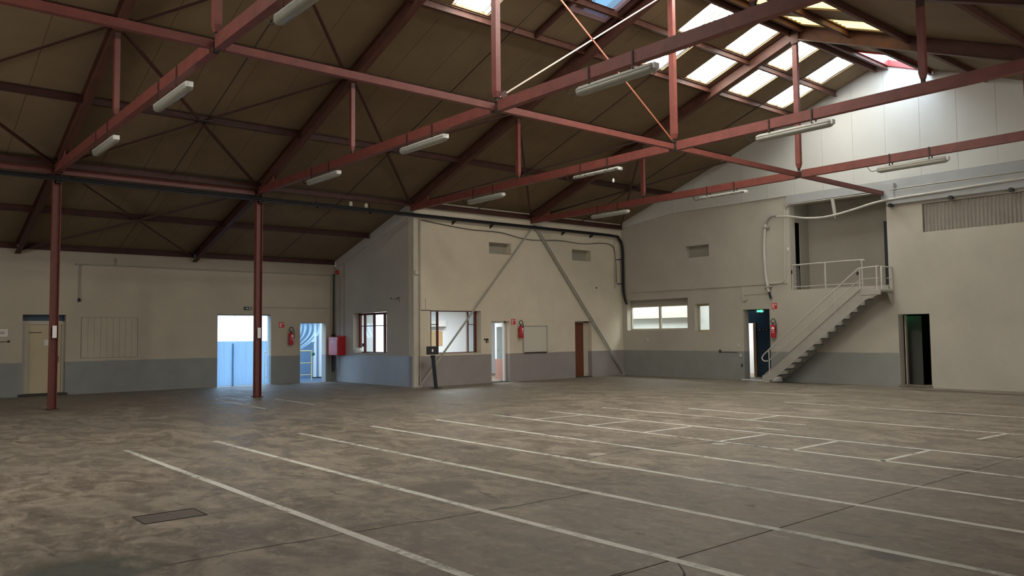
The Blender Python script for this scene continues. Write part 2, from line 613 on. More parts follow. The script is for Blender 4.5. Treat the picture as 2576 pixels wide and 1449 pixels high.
def smooth_path(pts, n=6):
    """Catmull-Rom through points"""
    P = [Vector(p) for p in pts]
    out = []
    for i in range(len(P) - 1):
        a, b, c, d = P[max(0, i - 1)], P[i], P[i + 1], P[min(len(P) - 1, i + 2)]
        for k in range(n):
            t = k / n
            out.append(0.5 * ((2 * b) + (c - a) * t + (2 * a - 5 * b + 4 * c - d) * t * t + (3 * b - a - 3 * c + d) * t ** 3))
    out.append(P[-1])
    return out


def rect(w, h, dz=0):
    return [(-w / 2, -h / 2 + dz), (w / 2, -h / 2 + dz), (w / 2, h / 2 + dz), (-w / 2, h / 2 + dz)]


def iprof(w, h, tf=0.014, tw=0.010):
    a, b = w / 2, h / 2
    return [(-a, -b), (a, -b), (a, -b + tf), (tw / 2, -b + tf), (tw / 2, b - tf), (a, b - tf), (a, b), (-a, b), (-a, b - tf), (-tw / 2, b - tf), (-tw / 2, -b + tf), (-a, -b + tf)]


def cprof(w, h, t=0.010, flip=1):
    """channel: web at side +w/2 (times flip)"""
    a, b = w / 2 * flip, h / 2
    tt = t * flip
    return [(a, -b), (a, b), (-a, b), (-a, b - t), (a - tt, b - t), (a - tt, -b + t), (-a, -b + t), (-a, -b)]


def lprof(w, h, t=0.008):
    return [(0, 0), (w, 0), (w, t), (t, t), (t, h), (0, h)]


def wall_grid(mb, axis, face, thick, a0, a1, z0, z1, holes):
    """wall slab. axis 'x': plane X=face running along Y; 'y': plane Y=face along X. thick is signed, going behind the face.
    holes: (a0,a1,z0,z1) or with 5th value depth for blind niches"""
    through = [h for h in holes]
    As = sorted(set([a0, a1] + [h[0] for h in through] + [h[1] for h in through]))
    Zs = sorted(set([z0, z1] + [h[2] for h in through] + [h[3] for h in through]))
    As = [a for a in As if a0 <= a <= a1]
    Zs = [z for z in Zs if z0 <= z <= z1]

    def P(a, d, z):
        return (face + d, a, z) if axis == 'x' else (a, face + d, z)

    def hole(i, j):
        if i < 0 or j < 0 or i >= len(As) - 1 or j >= len(Zs) - 1:
            return 'out'
        am, zm = (As[i] + As[i + 1]) / 2, (Zs[j] + Zs[j + 1]) / 2
        for h in through:
            if h[0] < am < h[1] and h[2] < zm < h[3]:
                return h
        return None
    for i in range(len(As) - 1):
        for j in range(len(Zs) - 1):
            h = hole(i, j)
            p, q, r, t = As[i], As[i + 1], Zs[j], Zs[j + 1]
            if h is None:
                mb.add([P(p, 0, r), P(q, 0, r), P(q, 0, t), P(p, 0, t)], [(0, 1, 2, 3)])
                mb.add([P(p, thick, r), P(q, thick, r), P(q, thick, t), P(p, thick, t)], [(3, 2, 1, 0)])
                d0 = 0
                for (ni, nj, e) in ((i - 1, j, [(p, r), (p, t)]), (i + 1, j, [(q, r), (q, t)]), (i, j - 1, [(p, r), (q, r)]), (i, j + 1, [(p, t), (q, t)])):
                    hn = hole(ni, nj)
                    if hn is not None:
                        dd = hn[4] * (1 if thick > 0 else -1) if (hn != 'out' and len(hn) > 4) else thick
                        (u0, w0), (u1, w1) = e
                        mb.add([P(u0, 0, w0), P(u1, 0, w1), P(u1, dd, w1), P(u0, dd, w0)], [(0, 1, 2, 3)])
            elif len(h) > 4:
                dd = h[4] * (1 if thick > 0 else -1)
                mb.add([P(p, dd, r), P(q, dd, r), P(q, dd, t), P(p, dd, t)], [(0, 1, 2, 3)])
                mb.add([P(p, thick, r), P(q, thick, r), P(q, thick, t), P(p, thick, t)], [(3, 2, 1, 0)])
    return mb


# ------------------------------------------------------------------ building geometry constants
TY = [0.0, 4.70, 9.41, 14.20]      # truss planes
YE = 18.69                         # end wall
XL = -5.02                         # left wall
YB = -9.4                          # wall behind the camera
XR = 25.0
XA, ZA = 9.95, 9.05                # ridge


def zr(x):
    if x < 0: return 5.62 + 0.295 * x
    if x < XA: return 5.62 + 0.345 * x
    if x < 19.9: return ZA - 0.39 * (x - XA)
    return 5.17 - 0.30 * (x - 19.9)


# ------------------------------------------------------------------ floor
floor = MB().box(XL - 0.4, XR + .3, YB - .3, YE + 4.5, -0.30, -0.06).build('floor', 'joint', kind='structure')
jx = [-5.3, -1.6, 2.05, 5.70, 9.35, 13.0, 16.65, 20.3, 25.3]
for a, b_ in zip(jx[:-1], jx[1:]):
    MB().bbox(a + .004, b_ - .004, YB - .2, YE + 0.01, -0.07, 0.0, 0.004).build('floor_slab', 'floor', floor)
MB().box(-5.3, XR, YE + .012, YE + 4.4, -0.07, 0.0).build('floor_slab', 'floor', floor)

# painted parking lines (thin worn paint on the slab)
def pline(x0, y0, x1, y1, w=0.085):
    d = Vector((x1 - x0, y1 - y0, 0)).normalized()
    n = Vector((-d.y, d.x, 0)) * w / 2
    L_ = math.hypot(x1 - x0, y1 - y0)
    k = max(2, int(L_ / .35))
    top = []
    bot = []
    for i in range(k + 1):
        p = Vector((x0, y0, 0)).lerp(Vector((x1, y1, 0)), i / k)
        top.append(p + n * random.uniform(.86, 1.1))
        bot.append(p - n * random.uniform(.86, 1.1))
    mb = MB()
    vs_ = [(v.x, v.y, .0015) for v in top] + [(v.x, v.y, .0015) for v in bot]
    mb.add(vs_, [(i + k + 1, i + k + 2, i + 1, i) for i in range(k)])
    mb.build('painted_line', 'line', floor)


for x0, y0, x1, y1 in [(8.15, -.575, 19.5, -.53), (8.05, .70, 19.6, .74), (8.05, 2.05, 19.6, 2.0), (8.0, 3.40, 19.8, 3.28), (7.92, 4.78, 19.8, 4.5),
                       (7.9, 6.08, 19.8, 5.78), (8.3, 7.3, 19.8, 7.1), (9.9, 9.68, 19.5, 9.66), (8.5, 8.6, 13.1, 8.62), (10.5, 12.27, 17.5, 12.2)]:
    pline(x0, y0, x1, y1)
for x0, y0, x1, y1 in [(9.2, 6.1, 9.3, 7.2), (10.6, 6.02, 10.64, 7.15), (11.86, 6.0, 11.9, 7.15), (14.46, 5.89, 14.44, 7.12), (15.67, 5.8, 15.69, 7.14),
                       (12.0, 8.6, 11.98, 9.68), (15.7, 8.7, 15.76, 9.68), (8.2, 14.14, 10.1, 14.7), (13.3, 5.95, 13.33, 7.1)]:
    pline(x0, y0, x1, y1, .07)
for x0, y0, x1, y1 in [(-.05, 3.62, 3.4, 3.45), (.15, 3.7, .05, 4.4), (.9, 4.76, 3.3, 4.66)]:
    pline(x0, y0, x1, y1, .07)

# cracks in the slab, thin dark grooves
def crack(pts, w=0.018):
    mb = MB()
    P = [Vector((x, y, 0)) for x, y in pts]
    fine = []
    for a, b_ in zip(P[:-1], P[1:]):
        n = max(2, int((b_ - a).length / .12))
        for i in range(n):
            q = a.lerp(b_, i / n)
            fine.append(q + Vector((random.uniform(-.02, .02), random.uniform(-.02, .02), 0)))
    fine.append(P[-1])
    vs_, fs = [], []
    for i, q in enumerate(fine):
        ww = w * random.uniform(.4, 1.2) * (0.3 if i in (0, len(fine) - 1) else 1)
        vs_ += [(q.x - ww / 2, q.y, .0012), (q.x + ww / 2, q.y, .0012)]
        if i:
            fs.append((2 * i - 2, 2 * i - 1, 2 * i + 1, 2 * i))
    mb.add(vs_, fs)
    mb.build('crack', 'joint', floor)


crack([(14.42, -1.95), (14.46, -.57), (14.60, .8), (14.62, 2.1)], .016)
crack([(13.1, 3.2), (13.05, 4.5), (13.3, 5.8), (13.42, 6.4)], .022)
crack([(16.6, -.9), (16.62, .3)], .02)
crack([(17.2, .2), (16.9, .55), (16.66, .75)], .03)

# floor hatch
h = thing('floor_hatch', 'rusty rectangular steel hatch set flush in the concrete floor', 'hatch', (12.86, -1.4, 0))
MB().bbox(12.70, 13.02, -1.66, -1.18, -0.02, 0.003, .003).build('cover_plate', 'hatch', h)
fr = MB()
for a in ((12.675, 12.69, -1.68, -1.16), (13.03, 13.045, -1.68, -1.16), (12.69, 13.03, -1.685, -1.67), (12.69, 13.03, -1.17, -1.155)):
    fr.box(a[0], a[1], a[2], a[3], -.02, .004)
fr.build('frame', 'joint', h)

# ------------------------------------------------------------------ walls
# left (aisle) wall
lw = wall_grid(MB(), 'x', XL, -0.30, YB, 9.5, 0, 4.02,
               [(0.17, 1.22, 0.0, 2.23), (5.46, 7.21, 0.0, 2.28), (8.23, 9.17, 0.0, 2.02)]).build('wall_left', 'wall_left', kind='structure')
# return wall of the offices with a sloping top
wr = wall_grid(MB(), 'y', 9.5, 0.30, XL - .3, -0.30, 0, 4.05, [(-3.71, -1.58, 0.97, 2.31)])
wr.prism([(XL - .3, 9.5, 4.05), (-.30, 9.5, 4.05), (-.30, 9.5, 5.53), (XL - .3, 9.5, 4.06)], (0, .3, 0))
wret = wr.build('wall_return', 'wall_ret', kind='structure')
MB().prism([(-4.98, 9.5, 3.88), (-.02, 9.5, 5.16), (-.02, 9.5, 5.58), (-4.98, 9.5, 4.12)], (0, -.035, 0)).build('plaster_band', 'wall_ret', wret)
# side wall of the hall, on the column line
ws = wall_grid(MB(), 'x', 0.0, -0.30, 9.5, YE, 0, 5.615,
               [(10.08, 12.02, 0.97, 2.30), (12.43, 13.20, 0.0, 1.98), (16.20, 17.02, 0.0, 1.98),
                (12.37, 13.30, 4.16, 4.53, .28), (16.11, 17.05, 4.13, 4.52, .28)]).build('wall_side', 'wall_side', kind='structure')
# end wall
we = wall_grid(MB(), 'y', YE, 0.30, -0.3, XR, 0, 5.72,
               [(0.22, 3.0, 1.64, 2.74), (3.27, 3.87, 1.56, 2.51), (5.19, 6.15, 0.0, 2.26), (6.93, 9.92, 2.81, 5.43),
                (10.13, 10.96, 0.0, 1.98), (2.97, 3.95, 4.10, 4.50, .22), (10.88, 15.6, 4.18, 4.95, .10)])
wend = we.build('wall_end', 'wall_end', kind='structure')
wside = [o for o in COL.objects if o.name == 'wall_side'][0]
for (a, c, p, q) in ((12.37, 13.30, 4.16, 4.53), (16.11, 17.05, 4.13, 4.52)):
    MB().box(-.279, -.27, a + .002, c - .002, p + .002, q - .002).build('niche_shade_panel', 'plain', wside)  # niche shade put in as a darker grey back panel
MB().box(2.972, 3.948, YE + .205, YE + .218, 4.102, 4.498).build('niche_shade_panel', 'plain', wend)  # same painted shade for the end wall niche
# raised upper rendering of the end wall
rb = MB()
rb.box(0.02, 5.18, YE - .035, YE, 3.02, 5.40)
nich = MB()
nich = wall_grid(nich, 'y', YE - .035, 0.034, 0.02, 6.80, 3.02, 5.36, [(2.97, 3.95, 4.10, 4.50)])
nich.build('render_band', M['wall_end'], wend)
# cream cladding panels of the gable
for k in range(-11, 16):
    a, c = 9.98 + .94 * k, 9.98 + .94 * (k + 1)
    a, c = max(a, 0.0), min(c, XR)
    if c - a < .05: continue
    a += .003; c -= .003
    zb = 5.72 if a > 2.2 else 5.45 + .12 * a
    zb2 = 5.72 if c > 2.2 else 5.45 + .12 * c
    top = [(c, YE, zr(c) + .05)]
    if a < XA < c: top.append((XA, YE, ZA + .05))
    top.append((a, YE, zr(a) + .05))
    if top[0][2] < zb2 + .02 or top[-1][2] < zb + .02:
        continue
    MB().prism([(a, YE, zb), (c, YE, zb2)] + top, (0, -.045, 0)).build('cladding_panel', 'gable', wend)
MB().prism([(0.02, YE - .034, 5.74), (19.8, YE - .034, 5.74), (19.8, YE - .034, 5.76), (XA, YE - .034, ZA - .05), (2.3, YE - .034, 6.3)], (0, .01, 0)).build('cladding_backing', 'gable', wend)
MB().prism([(0, YE + .02, 5.6), (XR, YE + .02, 5.6), (XR, YE + .02, 3.7), (XR, YE + .02, 5.65), (XA, YE + .02, ZA + .1), (0, YE + .02, 5.75)], (0, .25, 0)).build('gable_core', 'gable', wend)
# walls behind and right of the camera
wrt = wall_grid(MB(), 'x', XR, .30, YB, YE + .3, 0, 4.2, [(4.6 + 2.8 * i, 7.1 + 2.8 * i, .9, 3.1) for i in range(5)])
wrt.build('wall_right', 'wall_left', kind='structure')
for i in range(5):  # unseen bays, added so light reaches the side wall
    ya = 4.6 + 2.8 * i
    w_ = thing('window_%d' % (5 + i), None, None, (XR + .1, ya + 1.25, .9), kind='structure')  # added unseen window, there for its light
    MB().box(XR + .10, XR + .12, ya, ya + 2.5, .9, 3.1).build('added_glazing', 'added_sideglass', w_)
    m_ = MB()
    for k in range(4):
        yk = ya + k * 2.44 / 3
        m_.box(XR + .05, XR + .10, yk, yk + .06, .9, 3.1)
    for zz in (.9, 1.97, 3.04):
        m_.box(XR + .05, XR + .10, ya, ya + 2.5, zz, zz + .06)
    m_.build('window_frame', 'steelpaint', w_)  # frame of the added unseen window
for i in range(3):  # unseen bays, added to brighten the return wall and roof
    xa = 1.0 + 3.0 * i
    w_ = thing('window_%d' % (10 + i), None, None, (xa + 1.3, YB, 1.2), kind='structure')  # added unseen window, there for its light
    MB().box(xa, xa + 2.6, YB + .02, YB + .04, 1.2, 4.0).build('added_glazing', 'added_backglass', w_)
    m_ = MB()
    for k in range(4):
        m_.box(xa + k * 2.54 / 3, xa + k * 2.54 / 3 + .06, YB, YB + .08, 1.2, 4.0)
    for zz in (1.14, 2.6, 4.0):
        m_.box(xa, xa + 2.6, YB, YB + .08, zz, zz + .06)
    m_.build('window_frame', 'steelpaint', w_)  # frame of the added unseen window
bwl = MB()
bwl.prism([(XL - .3, YB, 0), (XR + .3, YB, 0), (XR + .3, YB, 3.7), (19.9, YB, 5.25), (XA, YB, ZA + .1), (0, YB, 5.7), (XL - .3, YB, 4.1)], (0, -.3, 0))
bwl.build('wall_back', 'wall_left', kind='structure')

# ------------------------------------------------------------------ ceiling: boards between the purlins, with translucent sheets
ceiling = MB()
for (x0, x1) in ((XL - .3, 0), (0, XA), (XA, 19.9), (19.9, XR + .3)):
    y1 = 9.8 if x0 < -1 else YE + .3
    if x0 == 0: x0 = -.35
    z0, z1 = (zr(max(x0, XL - .3)), zr(x1 - 1e-6))
    ceiling.add([(x0, YB - .3, zr(x0 + 1e-6) + .16), (x1, YB - .3, z1 + .16), (x1, y1, z1 + .16), (x0, y1, zr(x0 + 1e-6) + .16)], [(0, 1, 2, 3)])
ceiling = ceiling.build('ceiling', 'roofout', kind='structure')
YK = lambda k: 5.58 + .935 * k
rowsL = [(XL - .02, -.02), (-.02, 2.46), (2.46, 4.92), (4.92, 7.37), (7.37, 8.60), (8.60, 9.93)]
rowsR = [(9.97, 11.30), (11.30, 12.62), (12.62, 15.1), (15.1, 19.9), (19.9, XR)]
SKY_L = {(7.37, 0), (8.60, 0), (8.60, 6), (7.37, 6), (7.37, 8), (8.60, 8), (7.37, 10), (8.60, 10), (7.37, 12), (8.60, 12),
         (7.37, -5), (8.60, -5), (7.37, -3), (8.60, -3)}
SKY_R = {(9.97, 6), (11.30, 6), (9.97, 8), (11.30, 8), (9.97, 0), (11.30, 0), (9.97, 2), (11.30, 2), (9.97, 4), (11.30, 4), (9.97, -3), (11.30, -3), (9.97, -5), (11.30, -5)}


def slab_panel(x0, x1, y0, y1, t=0.03, g=0.004, top=0.0):
    x0 += .002; x1 -= .002; y0 += g; y1 -= g
    a, c = zr(x0) + top, zr(x1) + top
    return MB().add([(x0, y0, a), (x1, y0, c), (x1, y1, c), (x0, y1, a), (x0, y0, a + t), (x1, y0, c + t), (x1, y1, c + t), (x0, y1, a + t)],
                    [(0, 3, 2, 1), (4, 5, 6, 7), (0, 1, 5, 4), (1, 2, 6, 5), (2, 3, 7, 6), (3, 0, 4, 7)])


def rooflight(x0, x1, y0, y1, m):
    """corrugated translucent sheet set slightly above the boards, with upstand sides"""
    n = 40
    xe = x1
    x0 += .05; x1 -= .24 if 8.5 < x0 < 8.8 else .06; y0 += .01; y1 -= .01
    if 9.9 < x0 < 10.1: x0 += .22
    xs = x0 - (.27 if 10.1 < x0 < 10.4 else .05)
    vs_, fs = [], []
    for i in range(n + 1):
        y = y0 + (y1 - y0) * i / n
        dz = .02 * math.sin(i / n * 2 * math.pi * 5) + .045
        vs_ += [(x0, y, zr(x0) + dz), (x1, y, zr(x1) + dz)]
        if i: fs.append((2 * i - 2, 2 * i - 1, 2 * i + 1, 2 * i))
    mb = MB().add(vs_, fs, True)
    mb.build('rooflight_sheet', m, ceiling)
    fr_ = MB()
    for (a, c, p, q) in ((xs, x0, y0 - .01, y1 + .01), (x1, xe, y0 - .01, y1 + .01)):
        a_, c_ = zr(a), zr(c)
        fr_.add([(a, p, a_), (c, p, c_), (c, q, c_), (a, q, a_), (a, p, a_ + .1), (c, p, c_ + .1), (c, q, c_ + .1), (a, q, a_ + .1)],
                [(0, 3, 2, 1), (4, 5, 6, 7), (0, 1, 5, 4), (1, 2, 6, 5), (2, 3, 7, 6), (3, 0, 4, 7)])
    fr_.build('sheet_edge', 'ceil', ceiling)


for rows, sky in ((rowsL, SKY_L), (rowsR, SKY_R)):
    for (x0, x1) in rows:
        for k in range(-7, 14):
            y0, y1 = YK(k), min(YK(k + 1), YE)
            if x0 < -1 and y0 > 9.4: continue
            if x0 < -1: y1 = min(y1, 9.5)
            if x0 >= 12 and k < -2: continue
            if (round(x0, 2), k) in sky:
                rooflight(x0, x1, y0, y1, ('sheet' if x0 < 9.9 else ('sheet_y' if k > 4 else 'added_sheet_r')) if k > -2 else 'added_sheet_b')
                continue
            if x0 == 8.60 and k in (3,):   # roof window
                slab_panel(x0 + .9, x1, y0, y1).build('ceiling_panel', 'ceil', ceiling)
                continue
            if x0 == 7.37 and k in (3,):
                slab_panel(x0, 8.22, y0, y1).build('ceiling_panel', 'ceil', ceiling)
                continue
            if x0 == 7.37 and k == 2:
                pass
            if x0 == 9.97 and k in (13, 12):  # ridge vent opening by the end wall
                continue
            slab_panel(x0, x1, y0, y1).build('ceiling_panel', 'ceil', ceiling)
        # behind the camera
        if x0 < 12:
            ya, yb = YB, YK(-7)
        else:
            ya, yb = YB, YK(-2)
        if x0 in (7.37, 8.60, 9.97, 11.30):
            for k in range(9):
                y0 = YK(-7) - .935 * (k + 1)
                if k in (2, 4, 6):
                    rooflight(x0, x1, y0, y0 + .935, 'added_sheet_b')
                else:
                    slab_panel(x0, x1, y0, y0 + .935).build('ceiling_panel', 'ceil', ceiling)
        else:
            slab_panel(x0, x1, ya, yb).build('ceiling_panel', 'ceil', ceiling)
# ridge capping strip
MB().prism([(9.90, YB, ZA + .02), (XA, YB, ZA - .02), (10.0, YB, ZA + .02), (XA, YB, ZA + .1)], (0, YE - YB, 0)).build('ridge_cap', 'ceil', ceiling)

# roof window on the left slope
def on_roof(x, y, dz=0.0):
    return Vector((x, y, zr(x) + dz))


rw = thing('roof_window', 'pale framed opening roof window with blue glass high in the left slope', 'roof window', on_roof(8.8, 8.8))


def roof_ring(name, m, x0, x1, y0, y1, w, z0, z1):
    mb = MB()
    for (a, c, p, q) in ((x0, x0 + w, y0, y1), (x1 - w, x1, y0, y1), (x0 + w, x1 - w, y0, y0 + w), (x0 + w, x1 - w, y1 - w, y1)):
        mb.add([(a, p, zr(a) + z0), (c, p, zr(c) + z0), (c, q, zr(c) + z0), (a, q, zr(a) + z0), (a, p, zr(a) + z1), (c, p, zr(c) + z1), (c, q, zr(c) + z1), (a, q, zr(a) + z1)],
               [(0, 3, 2, 1), (4, 5, 6, 7), (0, 1, 5, 4), (1, 2, 6, 5), (2, 3, 7, 6), (3, 0, 4, 7)])
    return mb.build(name, m, rw)


roof_ring('outer_frame', 'vent_lilac', 8.24, 9.50, 8.02, 9.18, .10, -.03, .16)
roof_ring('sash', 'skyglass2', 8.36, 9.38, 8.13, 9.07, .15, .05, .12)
slab_panel(8.50, 9.24, 8.27, 8.93, .01, 0, .09).build('glass', 'skyglass', rw)
MB().tube([on_roof(8.36, 8.42, .05), on_roof(8.50, 8.42, -.06)], .018, 8).build('handle', 'white', rw.children[1])
MB().tube(smooth_path([on_roof(8.5, 8.42, -.06), on_roof(8.8, 8.36, -.03), on_roof(9.15, 8.32, .05)]), .006, 6).build('chain', 'rod', rw)
# ridge vent near the end wall
rv = thing('ridge_vent', 'red framed glazed ridge vent above the end wall gable', 'roof window', on_roof(10.9, 18.1))
slab_panel(10.18, 11.26, 16.85, 18.6, .01, 0, .135).build('glass', 'ventglass', rv)
mb = MB()
for (a, c, p, q) in ((9.97, 10.18, 16.8, 18.64), (11.25, 11.32, 16.8, 18.64), (10.18, 11.25, 16.8, 16.88), (10.18, 11.25, 18.58, 18.64)):
    mb.add([(a, p, zr(a) - .04), (c, p, zr(c) - .04), (c, q, zr(c) - .04), (a, q, zr(a) - .04), (a, p, zr(a) + .15), (c, p, zr(c) + .15), (c, q, zr(c) + .15), (a, q, zr(a) + .15)],
           [(0, 3, 2, 1), (4, 5, 6, 7), (0, 1, 5, 4), (1, 2, 6, 5), (2, 3, 7, 6), (3, 0, 4, 7)])
mb.build('shaft_frame', 'vent_red', rv)

# ------------------------------------------------------------------ steel roof
ZC = 5.37          # tie beam centre
TL = ['standing on the steel column in front of the cream door', 'standing on the steel column in front of the strip curtain',
      'resting on the cream corner column between the two office windows', 'nearest the end wall, resting on top of the crossing wall braces']
RD = .30
for i, y in enumerate(TY):
    t = thing('roof_truss', 'red steel roof truss ' + TL[i], 'truss', (0.0 if i > 1 else 0.0, y, 5.25), 'red steel roof trusses')
    cs = math.cos(math.atan(.345))
    def rafter_pts(x): return Vector((x, y, zr(x) - .012 - RD / 2 / cs))
    MB().beam(rafter_pts(0.02), rafter_pts(9.93), iprof(.15, RD, .016, .010), (-.345, 0, 1)).build('rafter', 'rafter', t)
    MB().beam(rafter_pts(9.97), rafter_pts(19.85), iprof(.15, RD, .016, .010), (.39, 0, 1)).build('rafter', 'rafter', t)
    if i < 2:
        a0, a1 = Vector((-.05, y, zr(-.05) - .17)), Vector((-4.99, y, zr(-4.99) - .15))
        MB().beam(a0, a1, iprof(.14, .26, .014, .010), (-.295, 0, 1)).build('aisle_rafter', 'reddark', t)
    # haunch plate where rafter meets the column
    MB().prism([(0.02, y - .03, 5.27), (.95, y - .03, 5.46), (.95, y - .03, 5.62), (0.02, y - .03, 5.42)], (0, .012, 0)).build('haunch_plate', 'red', t)
    tb = MB()
    prof = cprof(.12, .18, .012, 1)
    tb.beam((0.03, y, ZC), (9.80, y, ZC), prof)
    tb.build('tie_beam', 'red', t)
    MB().beam((10.0, y, ZC), (19.85, y, ZC), prof).build('tie_beam', 'red', t)
    MB().beam((9.78, y + .03, ZC), (10.02, y + .03, ZC), rect(.05, .16)).build('splice_plate', 'rod', t)
    pm = 'red'
    def post(x, w, name):
        zt = zr(x) - .32 if abs(x - 9.9) > .5 else zr(x) - .34
        zb_ = ZC + .16
        m_ = MB()
        m_.beam((x, y, zb_ + .10), (x, y, zt - .12), [(-w, -w * .8), (w, -w * .8), (w, w * .8), (-w, w * .8)], (0, 1, 0))
        k = .65
        m_.add([(x - w, y - w * .8, zb_ + .10), (x + w, y - w * .8, zb_ + .10), (x + w, y + w * .8, zb_ + .10), (x - w, y + w * .8, zb_ + .10),
                (x - w * k, y - w * .5, zb_), (x + w * k, y - w * .5, zb_), (x + w * k, y + w * .5, zb_), (x - w * k, y + w * .5, zb_)],
               [(0, 1, 5, 4), (1, 2, 6, 5), (2, 3, 7, 6), (3, 0, 4, 7), (4, 5, 6, 7)])
        m_.build(name, pm, t)
        MB().box(x - .03, x + .03, y - .02, y + .02, ZC + .09, zb_ + .01).build('pin', 'rod', t)
        MB().box(x - w * .9, x + w * .9, y - .045, y + .045, zt - .13, zt).build('end_plate', 'reddark', t)
    post(4.95, .055, 'queen_post')
    post(9.9, .062, 'king_post')
    post(14.86, .055, 'queen_post')
    MB().prism([(9.84, y - .085, ZA - .44), (10.02, y - .085, ZA - .44), (10.04, y - .085, ZA - .14), (9.94, y - .085, ZA - .08), (9.84, y - .085, ZA - .14)], (0, .012, 0)).build('apex_plate', 'rafter', t)

# purlins, each running the length of the hall
pn = [(0.10, 'over the column line at the valley of the two roofs'), (2.46, 'first up the left slope from the columns'), (4.92, 'second up the left slope, through the bracing ends'),
      (7.37, 'third up the left slope, below the lower rooflights'), (8.60, 'fourth up the left slope, between the rooflight rows'), (9.80, 'just left of the ridge'),
      (10.12, 'just right of the ridge'), (11.30, 'first down the right slope, between yellow rooflights'), (12.62, 'second down the right slope'), (15.1, 'third down the right slope')]
for x, w in pn:
    t = thing('purlin', 'dark red steel roof purlin ' + w, 'purlin', (x, 4.6, zr(x) - .16), 'roof purlins')
    ys = [YB] + TY + [YE - .05]
    for a, c in zip(ys[:-1], ys[1:]):
        if x == .10:
            sh = .10
        else:
            sh = 0
        MB().beam((x, a + .012, zr(x) - .085 - sh), (x, c - .012, zr(x) - .085 - sh), iprof(.075, .15, .010, .008)).build('purlin_length', 'reddark' if x < 6 else 'rafter', t)  # shade put into colour: purlins away from the rooflights get darker red
for x, w in ((-2.55, 'midway down the aisle roof'), (-4.90, 'along the top of the left wall')):
    t = thing('purlin', 'dark red steel roof purlin ' + w, 'purlin', (x, 4.6, zr(x) - .16), 'roof purlins')
    for a, c in zip([YB] + TY[:2], TY[:2] + [9.46]):
        MB().beam((x, a + .012, zr(x) - .09), (x, c - .012, zr(x) - .09), iprof(.075, .15, .010, .008)).build('purlin_length', 'reddark', t)
# trimmers round the roof window
t = thing('trimmer_pair', 'pair of short dark trimmers beside the roof window frame', 'trimmer', (8.0, 8.5, zr(7.8) - .1))
for yy in (7.86, 9.22):
    MB().beam(on_roof(7.37, yy, -.08), on_roof(9.8, yy, -.08), iprof(.07, .13, .01, .008), (-.345, 0, 1)).build('trimmer', 'reddark', t)

# eaves beams along the columns and the tie beam through the king posts
for (a, c, lab) in ((-4.6, -.1, 'red eaves beam left of the column before the cream door'), (.1, 4.6, 'red eaves beam between the two free steel columns')):
    t = thing('eaves_beam', lab, 'beam', (0.02, (a + c) / 2, 5.30), 'eaves beams on the column line')
    MB().beam((0.0, a, 5.32), (0.0, c, 5.32), cprof(.10, .13, .01, -1)).build('beam_length', 'red', t)
    MB().box(-.04, .04, a, a + .03, 5.25, 5.39).build('end_plate', 'rod', t)
t = thing('lengthwise_tie', 'red steel tie running lengthwise through the feet of the king posts', 'beam', (9.9, 7, 5.3))
yy_ = [-4.7] + TY + [YE - .02]
for a, c in zip(yy_[:-1], yy_[1:]):
    MB().beam((9.9, a + (.10 if a > -4 else 0), 5.36), (9.9, c - .07, 5.36), cprof(.09, .11, .01, 1)).build('tie_length', 'red', t)
# diagonal flat bars between king posts of the second and third truss
for (p, q, m_, lab) in (((9.9, 4.78, 5.56), (9.9, 9.36, 8.62), 'rod_lit', 'pale thin diagonal bar rising right between two king posts'),
                        ((9.9, 4.78, 8.62), (9.9, 9.34, 5.50), 'rodred', 'thin red diagonal bar falling right between two king posts')):
    t = thing('ridge_brace', lab, 'brace', p)
    P, Q = Vector(p), Vector(q)
    MB().beam(P, Q, rect(.012, .024 if m_ == 'rod_lit' else .036), (0, 0, 1)).build('flat_bar', m_, t)
    MB().beam(P.lerp(Q, .005), P.lerp(Q, .03), rect(.02, .09), (0, 0, 1)).build('end_lug', 'reddark', t)

# wind bracing in the roof plane
def brace_set(a, c, x0, x1, lab, off=.20):
    t = thing('wind_brace', lab, 'brace', on_roof((x0 + x1) / 2, (a + c) / 2, -off), 'crossed wind braces under the roof')
    for (p, q, o) in (((x0, a), (x1, c), off), ((x0, c), (x1, a), off + .02)):
        P = on_roof(p[0], p[1] + (.08 if p[1] == a else -.08), -o)
        Q = on_roof(q[0], q[1] + (.08 if q[1] == a else -.08), -o)
        MB().beam(P, Q, lprof(.055, .05, .008)).build('brace_bar', 'reddark', t)
    m_ = on_roof((x0 + x1) / 2, (a + c) / 2, -off + .02)
    MB().box(m_.x - .13, m_.x + .13, m_.y - .13, m_.y + .13, m_.z - .01, m_.z).build('gusset', 'rod', t)


bays = [(-4.7, 0.0, 'left of the first visible truss'), (0.0, 4.70, 'between the trusses of the two free columns'), (4.70, 9.41, 'in the bay over the corner of the offices'),
        (9.41, 14.20, 'in the bay above the two square niches'), (14.20, 18.64, 'in the last bay against the end wall')]
for a, c, w in bays:
    brace_set(a, c, .12, 4.92, 'dark crossed roof bars ' + w)
brace_set(0.0, 4.70, 4.92, 9.8, 'dark crossed steel bars high near the ridge above the nearest long lamps')
brace_set(0.0, 4.70, -.12, -4.85, 'dark crossed steel bars under the aisle roof over the left wall')

# sag rods
for y, w in ((2.43, 'in the bay between the two free columns'), (7.17, 'in the bay before the office corner'), (11.78, 'in the bay above the niches'), (16.42, 'in the last bay by the end wall')):
    t = thing('sag_rod', 'thin black rod up the roof slope ' + w, 'rod', on_roof(4.9, y, -.1), 'sag rods up the roof slope')
    MB().tube([on_roof(.15, y, -.17), on_roof(9.7, y, -.17)], .014, 6).build('rod_length', 'rod', t)
    if y < 9:
        MB().tube([on_roof(-.1, y, -.17), on_roof(-4.9, y, -.17)], .012, 6).build('rod_length', 'rod', t)
    MB().tube([on_roof(9.6, y, -.17), on_roof(9.7, y, -.17)], .028, 6).build('nut', 'rod', t)

